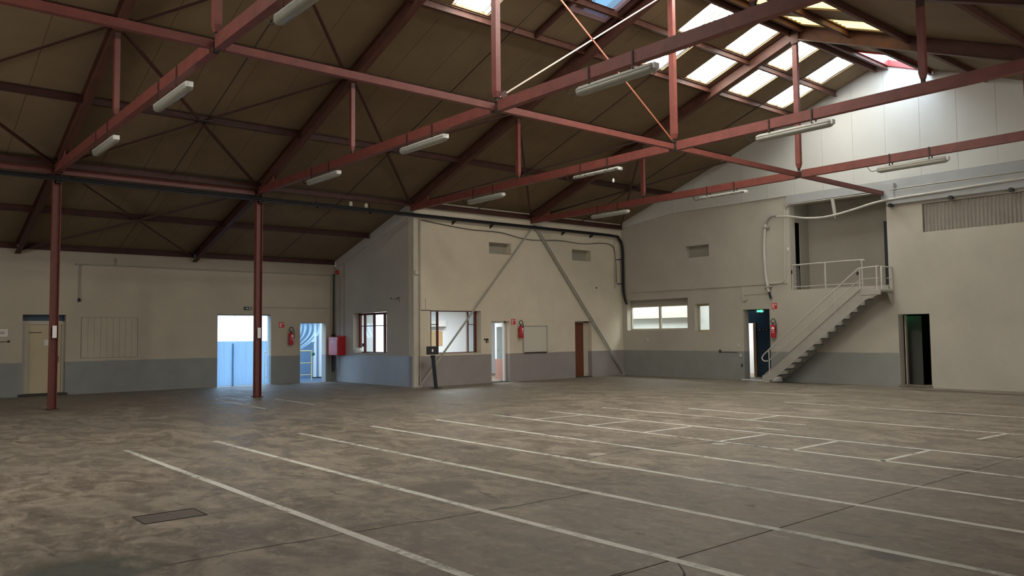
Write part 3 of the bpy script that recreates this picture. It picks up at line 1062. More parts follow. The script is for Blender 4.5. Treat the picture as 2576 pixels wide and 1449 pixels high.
# ------------------------------------------------------------------ columns
for i, (y, lab, lz) in enumerate(((0.0, 'red steel column standing in front of the cream door', 1.58), (4.68, 'red steel column standing in front of the bright strip curtain', 1.52))):
    t = thing('steel_column', lab, 'column', (0, y, 0), 'free standing red columns')
    P = iprof(.17, .16, .012, .010)
    MB().beam((0, y, .0), (0, y, 5.26), P, (0, 1, 0)).build('shaft', 'red', t)
    MB().bbox(-.12, .12, y - .12, y + .12, 0, .015, .004).build('base_plate', 'reddark', t)
    MB().box(-.11, .11, y - .10, y + .10, 5.24, 5.27).build('cap_plate', 'reddark', t)
    MB().box(-.13, .13, y - .04, y + .12, 5.04, 5.10).build('cable_bracket', 'black', t)
    MB().box(.083, .0925, y + .005 - .045, y + .045, lz, lz + .27).build('paper_label', 'signwhite', t)

t = thing('corner_column', 'cream painted steel column at the office corner with pipes on it', 'column', (0.05, 9.53, 0))
MB().bbox(0.002, .105, 9.415, 9.575, 0, 5.12, .012).build('shaft', 'cream', t)
MB().bbox(.0, .14, 9.38, 9.64, 0, .03, .004).build('base_plate', 'steelpaint', t)
MB().bbox(.1, .16, 9.44, 9.58, 3.35, 3.48, .01).build('junction_box', 'cream', t)
for yy, z0, z1, r_ in ((9.62, 0.35, 5.0, .014), (9.68, 0.0, 5.0, .018)):
    MB().tube([(.03, yy, z0), (.03, yy, z1)], r_, 8).build('pipe', 'cream', t)
MB().bbox(-.02, .03, 9.40, 9.46, 1.05, 1.10, .004).build('bracket', 'cream', t)
MB().bbox(-.02, .03, 9.40, 9.46, .93, .98, .004).build('bracket', 'cream', t)

# flat-bar braces on the side wall
for (q, n_, lab) in (((9.64, .05), 1, 'grey steel brace slanting down left across the side wall'), ((18.62, .03), 2, 'grey double steel brace slanting down right to the hall corner')):
    t = thing('wall_brace', lab, 'brace', (.07, (14.27 + q[0]) / 2, 0), 'slanted braces on the side wall')
    for k in range(n_):
        dy = (.09 * k - .03) if n_ > 1 else 0
        MB().beam((.09, 14.27 + dy, 5.22), (.09, q[0] + dy, q[1]), cprof(.03, .055 if n_ == 1 else .04, .008), (0, 1, .5)).build('bar', 'steelpaint', t)
    MB().box(.0, .10, q[0] - .10, q[0] + .06, .0, .05).build('foot_plate', 'steelpaint', t)

# ------------------------------------------------------------------ lamps
def lamp(x, y, lab, bare=False, z=5.13, drop=None):
    t = thing('fluorescent_lamp', lab, 'lamp', (x, y, z), 'long lamps hung under the roof trusses')
    L_ = .76 if not bare else .74
    n = 12
    W = .075 if not bare else .06

    def shell(z0, prof, m, name):
        vs_, fs = [], []
        stations = [(-L_, .35), (-L_ + .025, .8), (-L_ + .07, 1), (L_ - .07, 1), (L_ - .025, .8), (L_, .35)]
        for sx, k in stations:
            for (a, b_) in prof:
                vs_.append((x + sx, y + a * k, z + z0 + b_ * (k if k > .5 else .6)))
        m_ = len(prof)
        for i in range(len(stations) - 1):
            for j in range(m_):
                jj = (j + 1) % m_
                fs.append((i * m_ + j, i * m_ + jj, i * m_ + m_ + jj, i * m_ + m_ + j))
        fs.append(tuple(reversed(range(m_))))
        fs.append(tuple(range((len(stations) - 1) * m_, len(stations) * m_)))
        MB().add(vs_, fs, True).build(name, m, t)
    if not bare:
        shell(.03, [(-W, 0), (W, 0), (W * .9, .035), (W * .5, .06), (-W * .5, .06), (-W * .9, .035)], 'lampbody', 'housing')
        shell(.028, [(W * .97, 0), (-W * .97, 0), (-W * .85, -.045), (-W * .45, -.07), (W * .45, -.07), (W * .85, -.045)], 'diffuser', 'diffuser')
        MB().box(x + L_ - .03, x + L_ + .012, y - .05, y + .05, z + .0, z + .075).build('end_cap', 'white', t.children[0])
    else:
        shell(.03, [(-W, 0), (W, 0), (W, .05), (W * .6, .06), (-W * .6, .06), (-W, .05)], 'lampbody', 'housing')
        for k in range(5):
            MB().box(x - .62 + k * .31 - .012, x - .62 + k * .31 + .012, y - W - .004, y + W + .004, z + .028, z + .05).build('clip', 'black', t.children[0])
        MB().bbox(x + L_ - .05, x + L_ + .01, y - .055, y + .055, z + .0, z + .07, .01).build('end_cap', 'white', t)
    for s_ in (-.45, .40):
        c = MB()
        c.box(x + s_ - .012, x + s_ + .012, y - .078, y - .072, z + .08, ZC + .10)
        c.box(x + s_ - .012, x + s_ + .012, y + .072, y + .078, z + .08, ZC + .10)
        c.box(x + s_ - .012, x + s_ + .012, y - .078, y + .078, z + .075, z + .085)
        c.build('clamp', 'rod', t)
    MB().tube(smooth_path([(x - L_ + .02, y, z + .03), (x - L_ - .12, y - .03, z + .02), (x - L_ - .2, y - .05, z + .13)]), .007, 6).build('lamp_cable', 'cable', t)
    return t


tw = ['first truss', 'second truss', 'third truss', 'truss nearest the end wall']
pos = [[(4.25, 'low left end of the'), (8.1, 'middle of the'), (12.55, 'upper part of the')]] * 1 + [[(3.6, 'low left end of the'), (7.68, 'middle of the'), (12.58, 'right half of the')]] * 3
for i, y in enumerate(TY):
    for j, (x, w) in enumerate(pos[i]):
        bare = (i == 2 and j == 1) or (i == 3 and j == 1)
        lab = ('bare batten lamp with clips under the ' if bare else 'white covered lamp under the ') + w + ' ' + tw[i]
        lamp(x, y, lab, bare, z=5.13 if i != 0 else 5.07)
t = thing('hanging_bulb', 'small pale bulb dangling on a wire below the bare batten lamp', 'bulb', (8.19, 9.41, 4.88))
MB().lathe((8.19, 9.41, 4.88), [(.005, 0), (.022, .02), (.028, .045), (.018, .08), (.012, .10)], 10).build('bulb_body', 'white', t)
MB().tube([(8.19, 9.41, 4.98), (8.19, 9.40, 5.15)], .003, 5).build('wire', 'cable', t)

# ------------------------------------------------------------------ cable tray along the column line
t = thing('cable_tray', 'black cable tray running along the columns and bending down in the hall corner', 'cable tray', (.1, 9, 5.08))
xt = .16
MB().box(xt - .05, xt + .05, -4.5, 18.2, 5.085, 5.10).build('tray_plate', 'black', t)
for k, (dx, dz, r_) in enumerate(((-.03, .03, .026), (.02, .025, .03), (-.005, .07, .022))):
    pts = [(xt + dx, -4.5, 5.10 + dz), (xt + dx, 4, 5.11 + dz), (xt + dx, 9.4, 5.10 + dz), (xt + dx, 14, 5.09 + dz), (xt + dx, 17.9, 5.08 + dz),
           (xt + dx, 18.35 + dz, 4.98 + dz), (xt + dx, 18.53 + dz, 4.7), (xt + dx, 18.55 + dz, 4.0), (xt + dx, 18.55 + dz, 3.2), (xt + dx + .05, 18.57 + dz * .5, 2.85), (xt + dx + .12, 18.62, 2.6)]
    MB().tube(smooth_path(pts, 5), r_, 8).build('cable', 'cable', t)
for yy in (10.9, 12.4, 15.6, 17.0):
    MB().prism([(0.0, yy, 5.08), (xt + .05, yy, 5.08), (0.0, yy, 4.97)], (0, .03, 0)).build('bracket', 'black', t)
for yy in (6.28, 7.93):
    m_ = MB()
    m_.box(xt - .09, xt - .05, yy, yy + .03, 5.06, zr(.1) - .25)
    m_.box(xt - .09, xt + .07, yy, yy + .03, 5.05, 5.08)
    m_.build('hanger', 'reddark', t)
for zz in (4.25, 3.35):
    MB().box(0.0, xt + .06, 18.40, 18.44, zz, zz + .03).build('bracket', 'black', t)
MB().tube(smooth_path([(.04, 9.75, 5.02), (.04, 11.5, 4.88), (.05, 12.8, 4.87), (.05, 14.0, 4.72), (.05, 15.5, 4.78), (.05, 16.6, 4.74), (.05, 17.6, 4.83), (.05, 18.15, 4.75), (.05, 18.3, 4.3), (.05, 18.32, 3.4)], 6), .011, 6).build('loose_cable', 'cable', t)
MB().tube([(.03, 18.28, 5.05), (.03, 18.28, 3.2)], .02, 6).build('conduit', 'cream', t)
for yy, hh in ((7.29, .13), (7.78, .12)):
    o = MB().lathe((xt, yy, 5.20), [(.045, 0), (.05, .02), (.05, hh - .03), (.03, hh)], 12)
    o.build('tray_spool', 'cream', None, label='small pale cylinder standing on the black cable tray, ' + ('left' if yy < 7.5 else 'right') + ' of the two', category='cylinder', group='pale cylinders on the cable tray')

# ------------------------------------------------------------------ left wall doors and fittings
# door_1: cream door in deep reveal
d1 = thing('door_1', None, None, (XL - .2, .7, 0), kind='structure')
MB().bbox(XL - .24, XL - .20, .34, 1.15, .06, 1.97, .004).build('door_leaf', 'door_cream', d1)
m_ = MB()
m_.box(XL - .29, XL - .16, .17, .34, .04, 2.06); m_.box(XL - .26, XL - .14, 1.15, 1.22, .04, 2.05); m_.box(XL - .29, XL - .16, .34, 1.15, 1.96, 2.06)
m_.build('door_frame', 'cream', d1)
MB().box(XL - .28, XL - .20, .17, 1.22, 2.04, 2.23).build('transom_panel', 'blue', d1)
leaf1 = d1.children[0]
hd = MB().tube([(XL - .20, 1.07, 1.02), (XL - .13, 1.07, 1.02), (XL - .13, .97, 1.02)], .012, 8).build('door_handle', 'black', leaf1)
MB().box(XL - .20, XL - .195, 1.05, 1.09, .90, 1.08).build('lock_plate', 'rod', leaf1)
MB().box(XL - .20, XL - .196, .73, 1.0, 1.38, 1.54).build('notice', 'paper', leaf1)
MB().box(XL - .20, XL - .196, .83, .92, 1.55, 1.64).build('small_notice', 'paper', leaf1)
MB().box(XL - .20, XL - .17, .36, .66, 1.73, 1.745).build('door_closer', 'rod', leaf1)
MB().bbox(XL - .30, XL + .06, .10, 1.28, .0, .065, .006).build('threshold', 'joint', d1)

# low relief boarded-over opening
bp_ = thing('boarded_opening', 'boarded and painted over opening with thin vertical boards beside the cream door', 'panel', (XL, 2.36, 1.0))
ys_ = [1.61 + i * (3.10 - 1.61) / 9 for i in range(10)]
for a, c in zip(ys_[:-1], ys_[1:]):
    MB().bbox(XL, XL + .012 + random.uniform(0, .004), a + .0025, c - .0025, 1.008, 2.155, .002).build('board', 'wall_left', bp_)
m_ = MB()
m_.box(XL + .0005, XL + .003, 1.60, 3.11, 1.0, 2.162)
m_.build('backing', 'hatch', bp_)
# wall sign and hook
t = thing('notice_board', 'small cream sign with two lines of print at the left picture edge', 'sign', (XL + .01, -.5, 1.6))
MB().box(XL, XL + .012, -.85, -.17, 1.63, 1.83).build('plate', 'paper', t)
for z in (1.75, 1.71):
    MB().box(XL + .012, XL + .0135, -.75, -.24, z, z + .014).build('print_line', 'rod', t.children[0])
t = thing('wall_hook', 'thin dark bar with a round end below the small cream sign', 'hook', (XL + .03, -.3, 1.48))
MB().tube([(XL + .04, -.7, 1.49), (XL + .04, -.17, 1.50)], .007, 6).build('bar', 'rod', t)
MB().lathe((XL, -.15, 1.50), [(.03, 0), (.032, .02), (.02, .05)], 10, 'x').build('knob', 'black', t)

# conduit with siren horn along the top of the left wall
t = thing('wall_conduit', 'grey conduit along the top of the left wall turning down to a small fitting', 'conduit', (XL + .03, 5, 2.6))
MB().tube(smooth_path([(XL + .03, 9.42, 3.67), (XL + .03, 9.0, 3.65), (XL + .03, 5, 3.66), (XL + .03, 1.7, 3.66), (XL + .03, 1.56, 3.64), (XL + .03, 1.53, 3.55), (XL + .03, 1.53, 2.70)], 5), .016, 7).build('pipe', 'plain', t)
MB().lathe((XL + .04, 1.53, 2.60), [(.03, 0), (.045, .03), (.03, .08), (.018, .10)], 10).build('fitting', 'black', t)
MB().tube([(XL + .03, 2.45, 3.66), (XL + .03, 2.45, 3.9)], .012, 6).build('pipe', 'plain', t)
t = thing('exit_conduit', 'thin grey conduit running right from the dark exit sign', 'conduit', (XL + .02, 8, 2.5))
MB().tube([(XL + .02, 6.55, 2.505), (XL + .02, 9.42, 2.51)], .011, 6).build('pipe', 'plain', t)

# exit sign above strip curtain
t = thing('exit_sign', 'small dark green exit sign above the strip curtain', 'sign', (XL + .04, 6.40, 2.42))
MB().bbox(XL, XL + .05, 6.29, 6.52, 2.42, 2.52, .006).build('housing', 'exitgreen', t)
m_ = MB()
# running figure, door and arrow marks
m_.box(XL + .050, XL + .0515, 6.385, 6.41, 2.445, 2.495)
m_.prism([(XL + .0515, 6.32, 2.47), (XL + .0515, 6.36, 2.49), (XL + .0515, 6.36, 2.45)], (-.001, 0, 0))
m_.box(XL + .050, XL + .0515, 6.455, 6.485, 2.435, 2.505)
m_.build('pictogram', 'signwhite', t.children[0])


def ext_sign(p, axis, lab):
    """red square sign with a white extinguisher mark"""
    x, y, z = p
    t = thing('extinguisher_sign', lab, 'sign', p, 'fire extinguisher signs')
    def B(a0, a1, d0, d1, z0, z1):
        if axis == 'x': return MB().box(x + d0, x + d1, y + a0, y + a1, z + z0, z + z1)
        return MB().box(x + a0, x + a1, y - d1, y - d0, z + z0, z + z1)
    pl = B(-.09, .09, 0, .008, -.09, .09).build('plate', 'signred', t)
    t = pl
    B(-.065, .0, .008, .0095, -.065, .065).build('white_field', 'signwhite', t)
    B(-.044, -.022, .0095, .011, -.055, .025).build('extinguisher_mark', 'signred', t)
    B(-.044, -.005, .0095, .011, .028, .045).build('extinguisher_mark', 'signred', t)
    B(.035, .065, .008, .0095, .02, .06).build('flame_mark', 'signwhite', t)


def extinguisher(p, axis, lab, r=.08, h=.40):
    """p: bottom centre on the wall plane"""
    x, y, z = p
    t = thing('fire_extinguisher', lab, 'fire extinguisher', p, 'wall hung fire extinguishers')
    if axis == 'x': c = (x + r + .03, y, z); out = Vector((1, 0, 0)); sd = Vector((0, 1, 0))
    else: c = (x, y - r - .03, z); out = Vector((0, -1, 0)); sd = Vector((1, 0, 0))
    MB().lathe(c, [(r * .93, 0), (r, .015), (r, h * .86), (r * .85, h * .93), (r * .5, h * .98), (r * .35, h)], 20).build('cylinder', 'extred', t)
    cyl_ = [o for o in t.children][-1]
    MB().lathe((c[0], c[1], c[2] + h - .005), [(r * .3, 0), (r * .32, .03), (r * .2, .045)], 10).build('valve', 'black', t)
    C = Vector(c)
    MB().beam(C + Vector((0, 0, h + .05)) - sd * .03, C + Vector((0, 0, h + .07)) + sd * .09, rect(.022, .012)).build('lever', 'black', t)
    hz = [C + Vector((0, 0, h + .03)) - sd * .01, C + Vector((0, 0, h + .09)) - sd * .075, C + Vector((0, 0, h + .17)) - sd * .03, C + Vector((0, 0, h + .17)) + sd * .045,
          C + Vector((0, 0, h + .06)) + sd * .095, C + Vector((0, 0, h - .10)) + sd * .105, C + Vector((0, 0, h - .22)) + sd * .09]
    MB().tube(smooth_path(hz, 5), .012, 8).build('hose', 'black', t)
    # printed label wrapped on the front
    def patch(z0, z1, a0, a1, m, name):
        vs_, fs = [], []
        n = 8
        for i in range(n + 1):
            a = a0 + (a1 - a0) * i / n
            q = C + out * (r + .0012) * math.cos(a) + sd * (r + .0012) * math.sin(a)
            vs_ += [(q.x, q.y, c[2] + z0), (q.x, q.y, c[2] + z1)]
            if i: fs.append((2 * i - 2, 2 * i, 2 * i + 1, 2 * i - 1))
        MB().add(vs_, fs, True).build(name, m, cyl_)
    patch(h * .64, h * .80, -.2, .9, 'signwhite', 'label')
    patch(h * .52, h * .555, -.3, 1.0, 'paper', 'label_stripe')
    patch(h * .40, h * .43, -.1, .9, 'paper', 'label_stripe')
    if axis == 'x': MB().box(x, x + .03, y - .03, y + .03, z + h * .55, z + h * .8).build('wall_bracket', 'black', t)
    else: MB().box(x - .03, x + .03, y - .03, y, z + h * .55, z + h * .8).build('wall_bracket', 'black', t)


ext_sign((XL, 7.57, 1.94), 'x', 'red extinguisher sign on the left wall, right of the strip curtain')
extinguisher((XL, 7.86, 1.28), 'x', 'red fire extinguisher between the strip curtain and the open yard door')
ext_sign((0, 13.36, 1.96), 'x', 'red extinguisher sign beside the glazed office door')
extinguisher((0, 13.60, 1.42), 'x', 'red fire extinguisher beside the blank white board')
ext_sign((6.33, YE, 2.34), 'y', 'red extinguisher sign above the foot of the stairs')
extinguisher((6.33, YE, 1.36), 'y', 'red fire extinguisher on the end wall above the stair handrail')

# ------------------------------------------------------------------ strip curtains and doorway frames
t = thing('strip_curtain', 'hanging clear plastic strip curtain filling the wide bright doorway', 'strip curtain', (XL - .15, 6.33, 0))
n = 15
for i in range(n):
    y0 = 5.46 + i * (1.75 / n)
    w = 1.75 / n * 1.25
    vs_, fs = [], []
    xo = XL - .14 - (.02 if i % 2 else 0)
    for j in range(9):
        z = 2.27 - j * 2.25 / 8
        for k in range(4):
            yy = y0 + w * k / 3 + .012 * math.sin(j * 1.1 + i)
            vs_.append((xo + .015 * math.sin(k * 1.3 + i) + .01 * math.sin(j * .8 + i * 2), min(max(yy, 5.462), 7.208), z))
    for j in range(8):
        for k in range(3):
            a = j * 4 + k
            fs.append((a, a + 1, a + 5, a + 4))
    MB().add(vs_, fs, True).build('plastic_strip', 'pvc', t)
MB().box(XL - .19, XL - .13, 5.46, 7.21, 2.24, 2.28).build('hanging_rail', 'steelpaint', t)
MB().bbox(XL - .29, XL - .25, 6.02, 6.08, 0.0, 1.35, .004).build('door_edge', 'blue', t)

t = thing('strip_curtain', 'milky plastic strips pulled aside in the narrow yard doorway', 'strip curtain', (XL - .1, 8.6, 1.0))
for i, (yt, zl, sag) in enumerate(((8.32, 1.55, .02), (8.48, 1.42, .05), (8.66, 1.28, .09), (8.82, 1.16, .12), (8.95, 1.10, .15))):
    vs_, fs = [], []
    for j in range(11):
        u = j / 10
        y = yt + (8.245 - yt) * (u ** 1.4)
        z = 2.01 + (zl - 2.01) * (u ** (.9))
        y += sag * math.sin(math.pi * u)
        w = .10 * (1 - .75 * u)
        x = XL - .12 - .03 * math.sin(u * 4 + i)
        vs_ += [(x, y - w / 2, z), (x + .01, min(y + w / 2, 9.15), z - .01)]
        if j: fs.append((2 * j - 2, 2 * j - 1, 2 * j + 1, 2 * j))
    MB().add(vs_, fs, True).build('plastic_strip', 'pvc2', t)
m_ = MB()
m_.box(XL - .16, XL - .08, 8.23, 9.17, 1.99, 2.02)
m_.build('hanging_rail', 'white', t)

# yard outside
yard = MB().box(-500, XL - .3, -400, 400, -.35, -.02).build('yard_ground', 'tarmac', label='blue grey yard surface seen through the open doorways', category='ground')
yw = MB().box(-8.6, -8.3, 9.05, 9.55, -.02, 3.6)
yw.box(-8.6, -8.3, 9.55, 14, -.02, 3.6)
yw.build('yard_wall', 'yardwall', label='blue shaded wall behind the yellow railing outside', category='wall')
t = thing('yard_railing', 'pale yellow tube railing outside the narrow doorway', 'railing', (-6.5, 8.7, 0))
m_ = MB().tube(smooth_path([(-6.5, 7.6, 1.03), (-6.5, 9.26, 1.03), (-6.5, 9.34, 1.00), (-6.5, 9.37, .92), (-6.5, 9.37, -.02)], 4), .022, 8).build('top_rail', 'yellow', t)
for z in (.60, .18):
    MB().tube([(-6.5, 7.6, z), (-6.5, 9.36, z)], .014, 8).build('rail', 'yellow', t)
MB().tube([(-6.5, 7.62, -.02), (-6.5, 7.62, 1.03)], .02, 8).build('post', 'yellow', t)
t = thing('pull_cord', 'hanging cord with a green handle outside the narrow doorway', 'cord', (-6.45, 9.42, .8))
MB().tube([(-6.45, 9.42, 2.6), (-6.45, 9.42, .97)], .008, 6).build('cord_line', 'green', t)
MB().lathe((-6.45, 9.42, .86), [(.02, 0), (.045, .02), (.05, .09), (.02, .12)], 10).build('handle', 'green', t)
MB().lathe((-6.45, 9.42, 1.32), [(.02, 0), (.07, .02), (.02, .08)], 10).build('stop', 'white', t)
for (y0, w_, k, lb) in ((10.14, .09, 0, 'pale square yard post, left of the pair'), (10.34, .17, 1, 'wide white yard post, right of the pair')):
    t = thing('yard_post', lb, 'post', (-7.9, y0, -.02), 'white posts in the yard')
    MB().bbox(-7.95, -7.85, y0, y0 + w_, .0, 2.45, .008).build('post_body', 'white', t)
    MB().bbox(-8.0, -7.8, y0 - .03, y0 + w_ + .03, -.02, .02, .005).build('foot', 'rod', t)

# ------------------------------------------------------------------ red hose cabinet, siren, pipes, camera on the return wall
t = thing('hose_cabinet', 'red metal fire hose cabinet in the corner left of the office window', 'cabinet', (-4.45, 9.35, .85))
MB().bbox(-4.86, -4.22, 9.20, 9.5, .90, 1.52, .012).build('box', 'extred', t)
MB().bbox(-4.84, -4.24, 9.185, 9.20, .92, 1.42, .004).build('door_panel', 'extred', t)
MB().prism([(-4.87, 9.19, 1.46), (-4.87, 9.5, 1.56), (-4.87, 9.5, 1.50), (-4.87, 9.19, 1.44)], (.66, 0, 0)).build('sloped_lid', 'extred', t)
m_ = MB(); m_.box(-4.62, -4.58, 9.1835, 9.185, 1.33, 1.41); m_.box(-4.58, -4.54, 9.1835, 9.185, 1.33, 1.35); m_.box(-4.52, -4.49, 9.1835, 9.185, 1.33, 1.40)
m_.build('lettering', 'signwhite', t.children[1])
MB().tube([(-4.88, 9.3, 1.33), (-4.96, 9.26, 1.33)], .02, 8).build('valve', 'rod', t)
t = thing('fire_siren', 'red round siren high in the corner above the hose cabinet', 'siren', (-4.76, 9.44, 3.70))
MB().lathe((-4.76, 9.5, 3.75), [(.07, 0), (.075, -.04), (.055, -.09), (.02, -.10)], 14, 'y').build('horn', 'extred', t)
MB().box(-4.80, -4.72, 9.46, 9.5, 3.67, 3.70).build('bracket', 'black', t)
t = thing('corner_pipes', 'thin painted pipes running down the corner beside the red cabinet', 'pipe', (-4.9, 9.44, .3))
MB().tube(smooth_path([(-4.97, 9.44, 3.7), (-4.97, 9.44, 2.4), (-4.96, 9.43, 1.0), (-4.94, 9.40, .45), (-4.88, 9.36, .36), (-4.80, 9.36, .40), (-4.76, 9.37, .55), (-4.76, 9.38, .9)], 5), .022, 8).build('black_pipe', 'black', t)
MB().bbox(-5.0, -4.92, 9.36, 9.48, 1.30, 1.62, .01).build('black_box', 'black', t)
MB().tube([(-4.62, 9.47, 3.6), (-4.62, 9.47, 1.56)], .013, 7).build('pipe', 'plain', t)
MB().tube([(-4.32, 9.47, 4.0), (-4.32, 9.47, 1.54)], .013, 7).build('pipe', 'plain', t)
MB().tube([(-4.99, 9.35, 3.66), (-4.99, 9.35, .05)], .016, 7).build('pipe', 'plain', t)
t = thing('security_camera', 'small grey security camera right of the office window', 'camera', (-.85, 9.38, 2.66))
MB().lathe((-.80, 9.5, 2.74), [(.035, 0), (.035, -.015), (.012, -.03), (.012, -.09)], 10, 'y').build('mount', 'steelpaint', t)
MB().beam((-.78, 9.40, 2.74), (-1.0, 9.33, 2.69), rect(.055, .055)).build('camera_body', 'steelpaint', t)
MB().box(-1.01, -.97, 9.30, 9.36, 2.665, 2.715).build('lens', 'black', t)
MB().tube(smooth_path([(-.80, 9.42, 2.73), (-.74, 9.44, 2.62), (-.80, 9.48, 2.56)], 4), .006, 6).build('lead', 'black', t)
t = thing('paper_roll', 'white paper roll lying on the office window sill', 'paper roll', (-3.55, 9.58, .97))
m_ = MB()
m_.lathe((-3.56, 9.60, 1.065), [(.03, -.10), (.085, -.10), (.095, -.09), (.095, .09), (.085, .10), (.03, .10)], 20, 'y')
m_.build('roll', 'signwhite', t)
MB().lathe((-3.56, 9.60, 1.065), [(.028, -.103), (.028, .103)], 12, 'y').build('core', 'rod', t)

# ------------------------------------------------------------------ window_1 in the return wall
w1 = thing('window_1', None, None, (-2.9, 9.75, .98), kind='structure')
yf = 9.75
m_ = MB()
x0, x1, z0, z1 = -3.71, -1.60, .98, 2.30
m_.box(x0, x0 + .07, yf - .03, yf + .04, z0, z1)
m_.box(x1 - .0, x1 + .04, yf - .03, yf + .04, z0, z1)
m_.box(x0, x1 + .04, yf - .03, yf + .04, z0, z0 + .045)
m_.box(x0, x1 + .04, yf - .03, yf + .04, z1 - .07, z1)
m_.build('window_frame', 'frame_red', w1)
xs_ = [-3.64, -3.36, -2.76, -2.10, -1.60]
for a in xs_[1:4]:
    MB().box(a - .03, a + .03, yf - .03, yf + .04, z0 + .045, z1 - .07).build('mullion', 'frame_red', w1)
for a, c in zip(xs_[:-1], xs_[1:]):
    MB().box(a + .03, c - .03, yf - .012, yf + .012, 1.86, 1.885).build('glazing_bar', 'frame_red', w1)
    MB().box(a + .03, c - .03, yf - .003, yf + .003, z0 + .045, 1.86).build('pane', 'glass', w1)
    MB().box(a + .03, c - .03, yf - .003, yf + .003, 1.885, z1 - .07).build('pane', 'glass', w1)
MB().box(-3.70, -1.60, 9.50, 9.72, .965, .985).build('window_sill', 'wall_ret', w1)
MB().box(-3.52, -3.42, yf - .02, yf - .012, 1.19, 1.30).build('latch_box', 'rod', w1)

# window_2 in the side wall
w2 = thing('window_2', None, None, (-.25, 11.1, .98), kind='structure')
xf = -.25
y0, y1, z0, z1 = 10.10, 12.0, .975, 2.30
m_ = MB()
m_.box(xf - .04, xf + .03, y0, y0 + .16, z0, z1); m_.box(xf - .04, xf + .03, y1 - .07, y1, z0, z1)
m_.box(xf - .04, xf + .03, y0, y1, z0, z0 + .035); m_.box(xf - .04, xf + .03, y0, y1, z1 - .025, z1)
m_.build('window_frame', 'frame_red', w2)
for a in (10.50, 11.66):
    MB().box(xf - .03, xf + .03, a - .028, a + .028, z0 + .035, z1 - .03).build('mullion', 'frame_red', w2)
MB().box(xf + .0, xf + .035, 11.60, 11.63, z0 + .035, z1 - .03).build('sash_edge', 'white', w2)
for a, c, tri in ((10.26, 10.47, True), (10.53, 11.60, False), (11.69, 11.93, True)):
    if tri:
        MB().box(xf - .012, xf + .012, a, c, 1.86, 1.885).build('glazing_bar', 'frame_red', w2)
        MB().box(xf - .003, xf + .003, a, c, z0 + .035, 1.86).build('pane', 'glass', w2)
        MB().box(xf - .003, xf + .003, a, c, 1.885, z1 - .03).build('pane', 'glass', w2)
MB().box(-.22, .0, 10.1, 12.0, .96, .98).build('window_sill', 'wall_side', w2)

# office interior
of = MB()
of.box(-4.95, -4.85, 9.8, 10.98, 0, 2.6); of.box(-4.95, -4.85, 11.9, 18.6, 0, 2.6); of.box(-4.95, -4.85, 10.98, 11.9, 0, .5); of.box(-4.95, -4.85, 10.98, 11.9, 2.45, 2.6)
of.box(-4.9, -.30, 9.8, 18.6, 2.6, 2.7); of.box(-4.9, -.30, 18.5, 18.6, 0, 2.6)
of.box(-4.9, -.30, 9.8, 9.82, 0, .96); of.box(-4.9, -3.72, 9.8, 9.82, 0, 2.6)
of.box(-.32, -.30, 9.8, 10.06, 0, 2.6); of.box(-.32, -.30, 9.8, 12.4, 0, .95); of.box(-.32, -.30, 13.22, 16.2, 0, 2.6)
w13 = thing('window_13', None, None, (-4.9, 11.4, .5), kind='structure')
MB().box(-4.92, -4.90, 10.98, 11.9, .5, 2.45).build('frosted_pane', 'frosted', w13)
of.build('wall_office', 'office', kind='structure')
MB().box(-2.0, -1.9, 14.6, 18.5, 0, 2.6).build('wall_partition', 'office', kind='structure')
area_light('office_lamp', (-2.6, 12.6, 2.58), 1.4, 3.0, OFFICE_LIGHT, (.90, .96, 1.0))
t = thing('air_conditioner', 'white wall air conditioner inside the office behind the wide window', 'air conditioner', (-4.75, 13.7, 1.95))
MB().bbox(-4.85, -4.64, 13.0, 13.98, 1.80, 2.12, .03).build('housing', 'white', t)
MB().box(-4.645, -4.635, 13.05, 13.93, 1.83, 1.86).build('air_slot', 'rod', t)
MB().bbox(-4.66, -4.63, 13.03, 13.95, 1.81, 1.825, .003).build('flap', 'lampbody', t)
o = MB().bbox(-4.85, -4.83, 13.36, 13.92, 1.14, 1.70, .004)
o.build('cork_board', 'cork', label='tan square board on the office wall below the air conditioner', category='board')

# door_2 glazed office door, ajar inside
d2 = thing('door_2', None, None, (-.25, 13.2, 0), kind='structure')
m_ = MB()
m_.box(-.30, -.22, 13.14, 13.20, 0, 1.98); m_.box(-.30, -.22, 12.43, 13.2, 1.93, 1.98)
m_.build('door_frame', 'office', d2)
hx, hy = -.27, 13.38
ang = math.radians(118)
dirv = Vector((-math.sin(ang) * 1.0, math.cos(ang) * 1.0, 0))
# leaf swings into the office: from hinge at right jamb, pointing in and back left
dv = Vector((-.95, .30, 0)).normalized()
nv = Vector((-dv.y, dv.x, 0))
Hn = Vector((-.31, 13.26, 0))


def leafbox(s0, s1, z0, z1, t0, t1, name, m, par):
    P = [Hn + dv * s0 + nv * t0, Hn + dv * s1 + nv * t0, Hn + dv * s1 + nv * t1, Hn + dv * s0 + nv * t1]
    MB().add([(p.x, p.y, z0) for p in P] + [(p.x, p.y, z1) for p in P], [(0, 3, 2, 1), (4, 5, 6, 7), (0, 1, 5, 4), (1, 2, 6, 5), (2, 3, 7, 6), (3, 0, 4, 7)]).build(name, m, par)


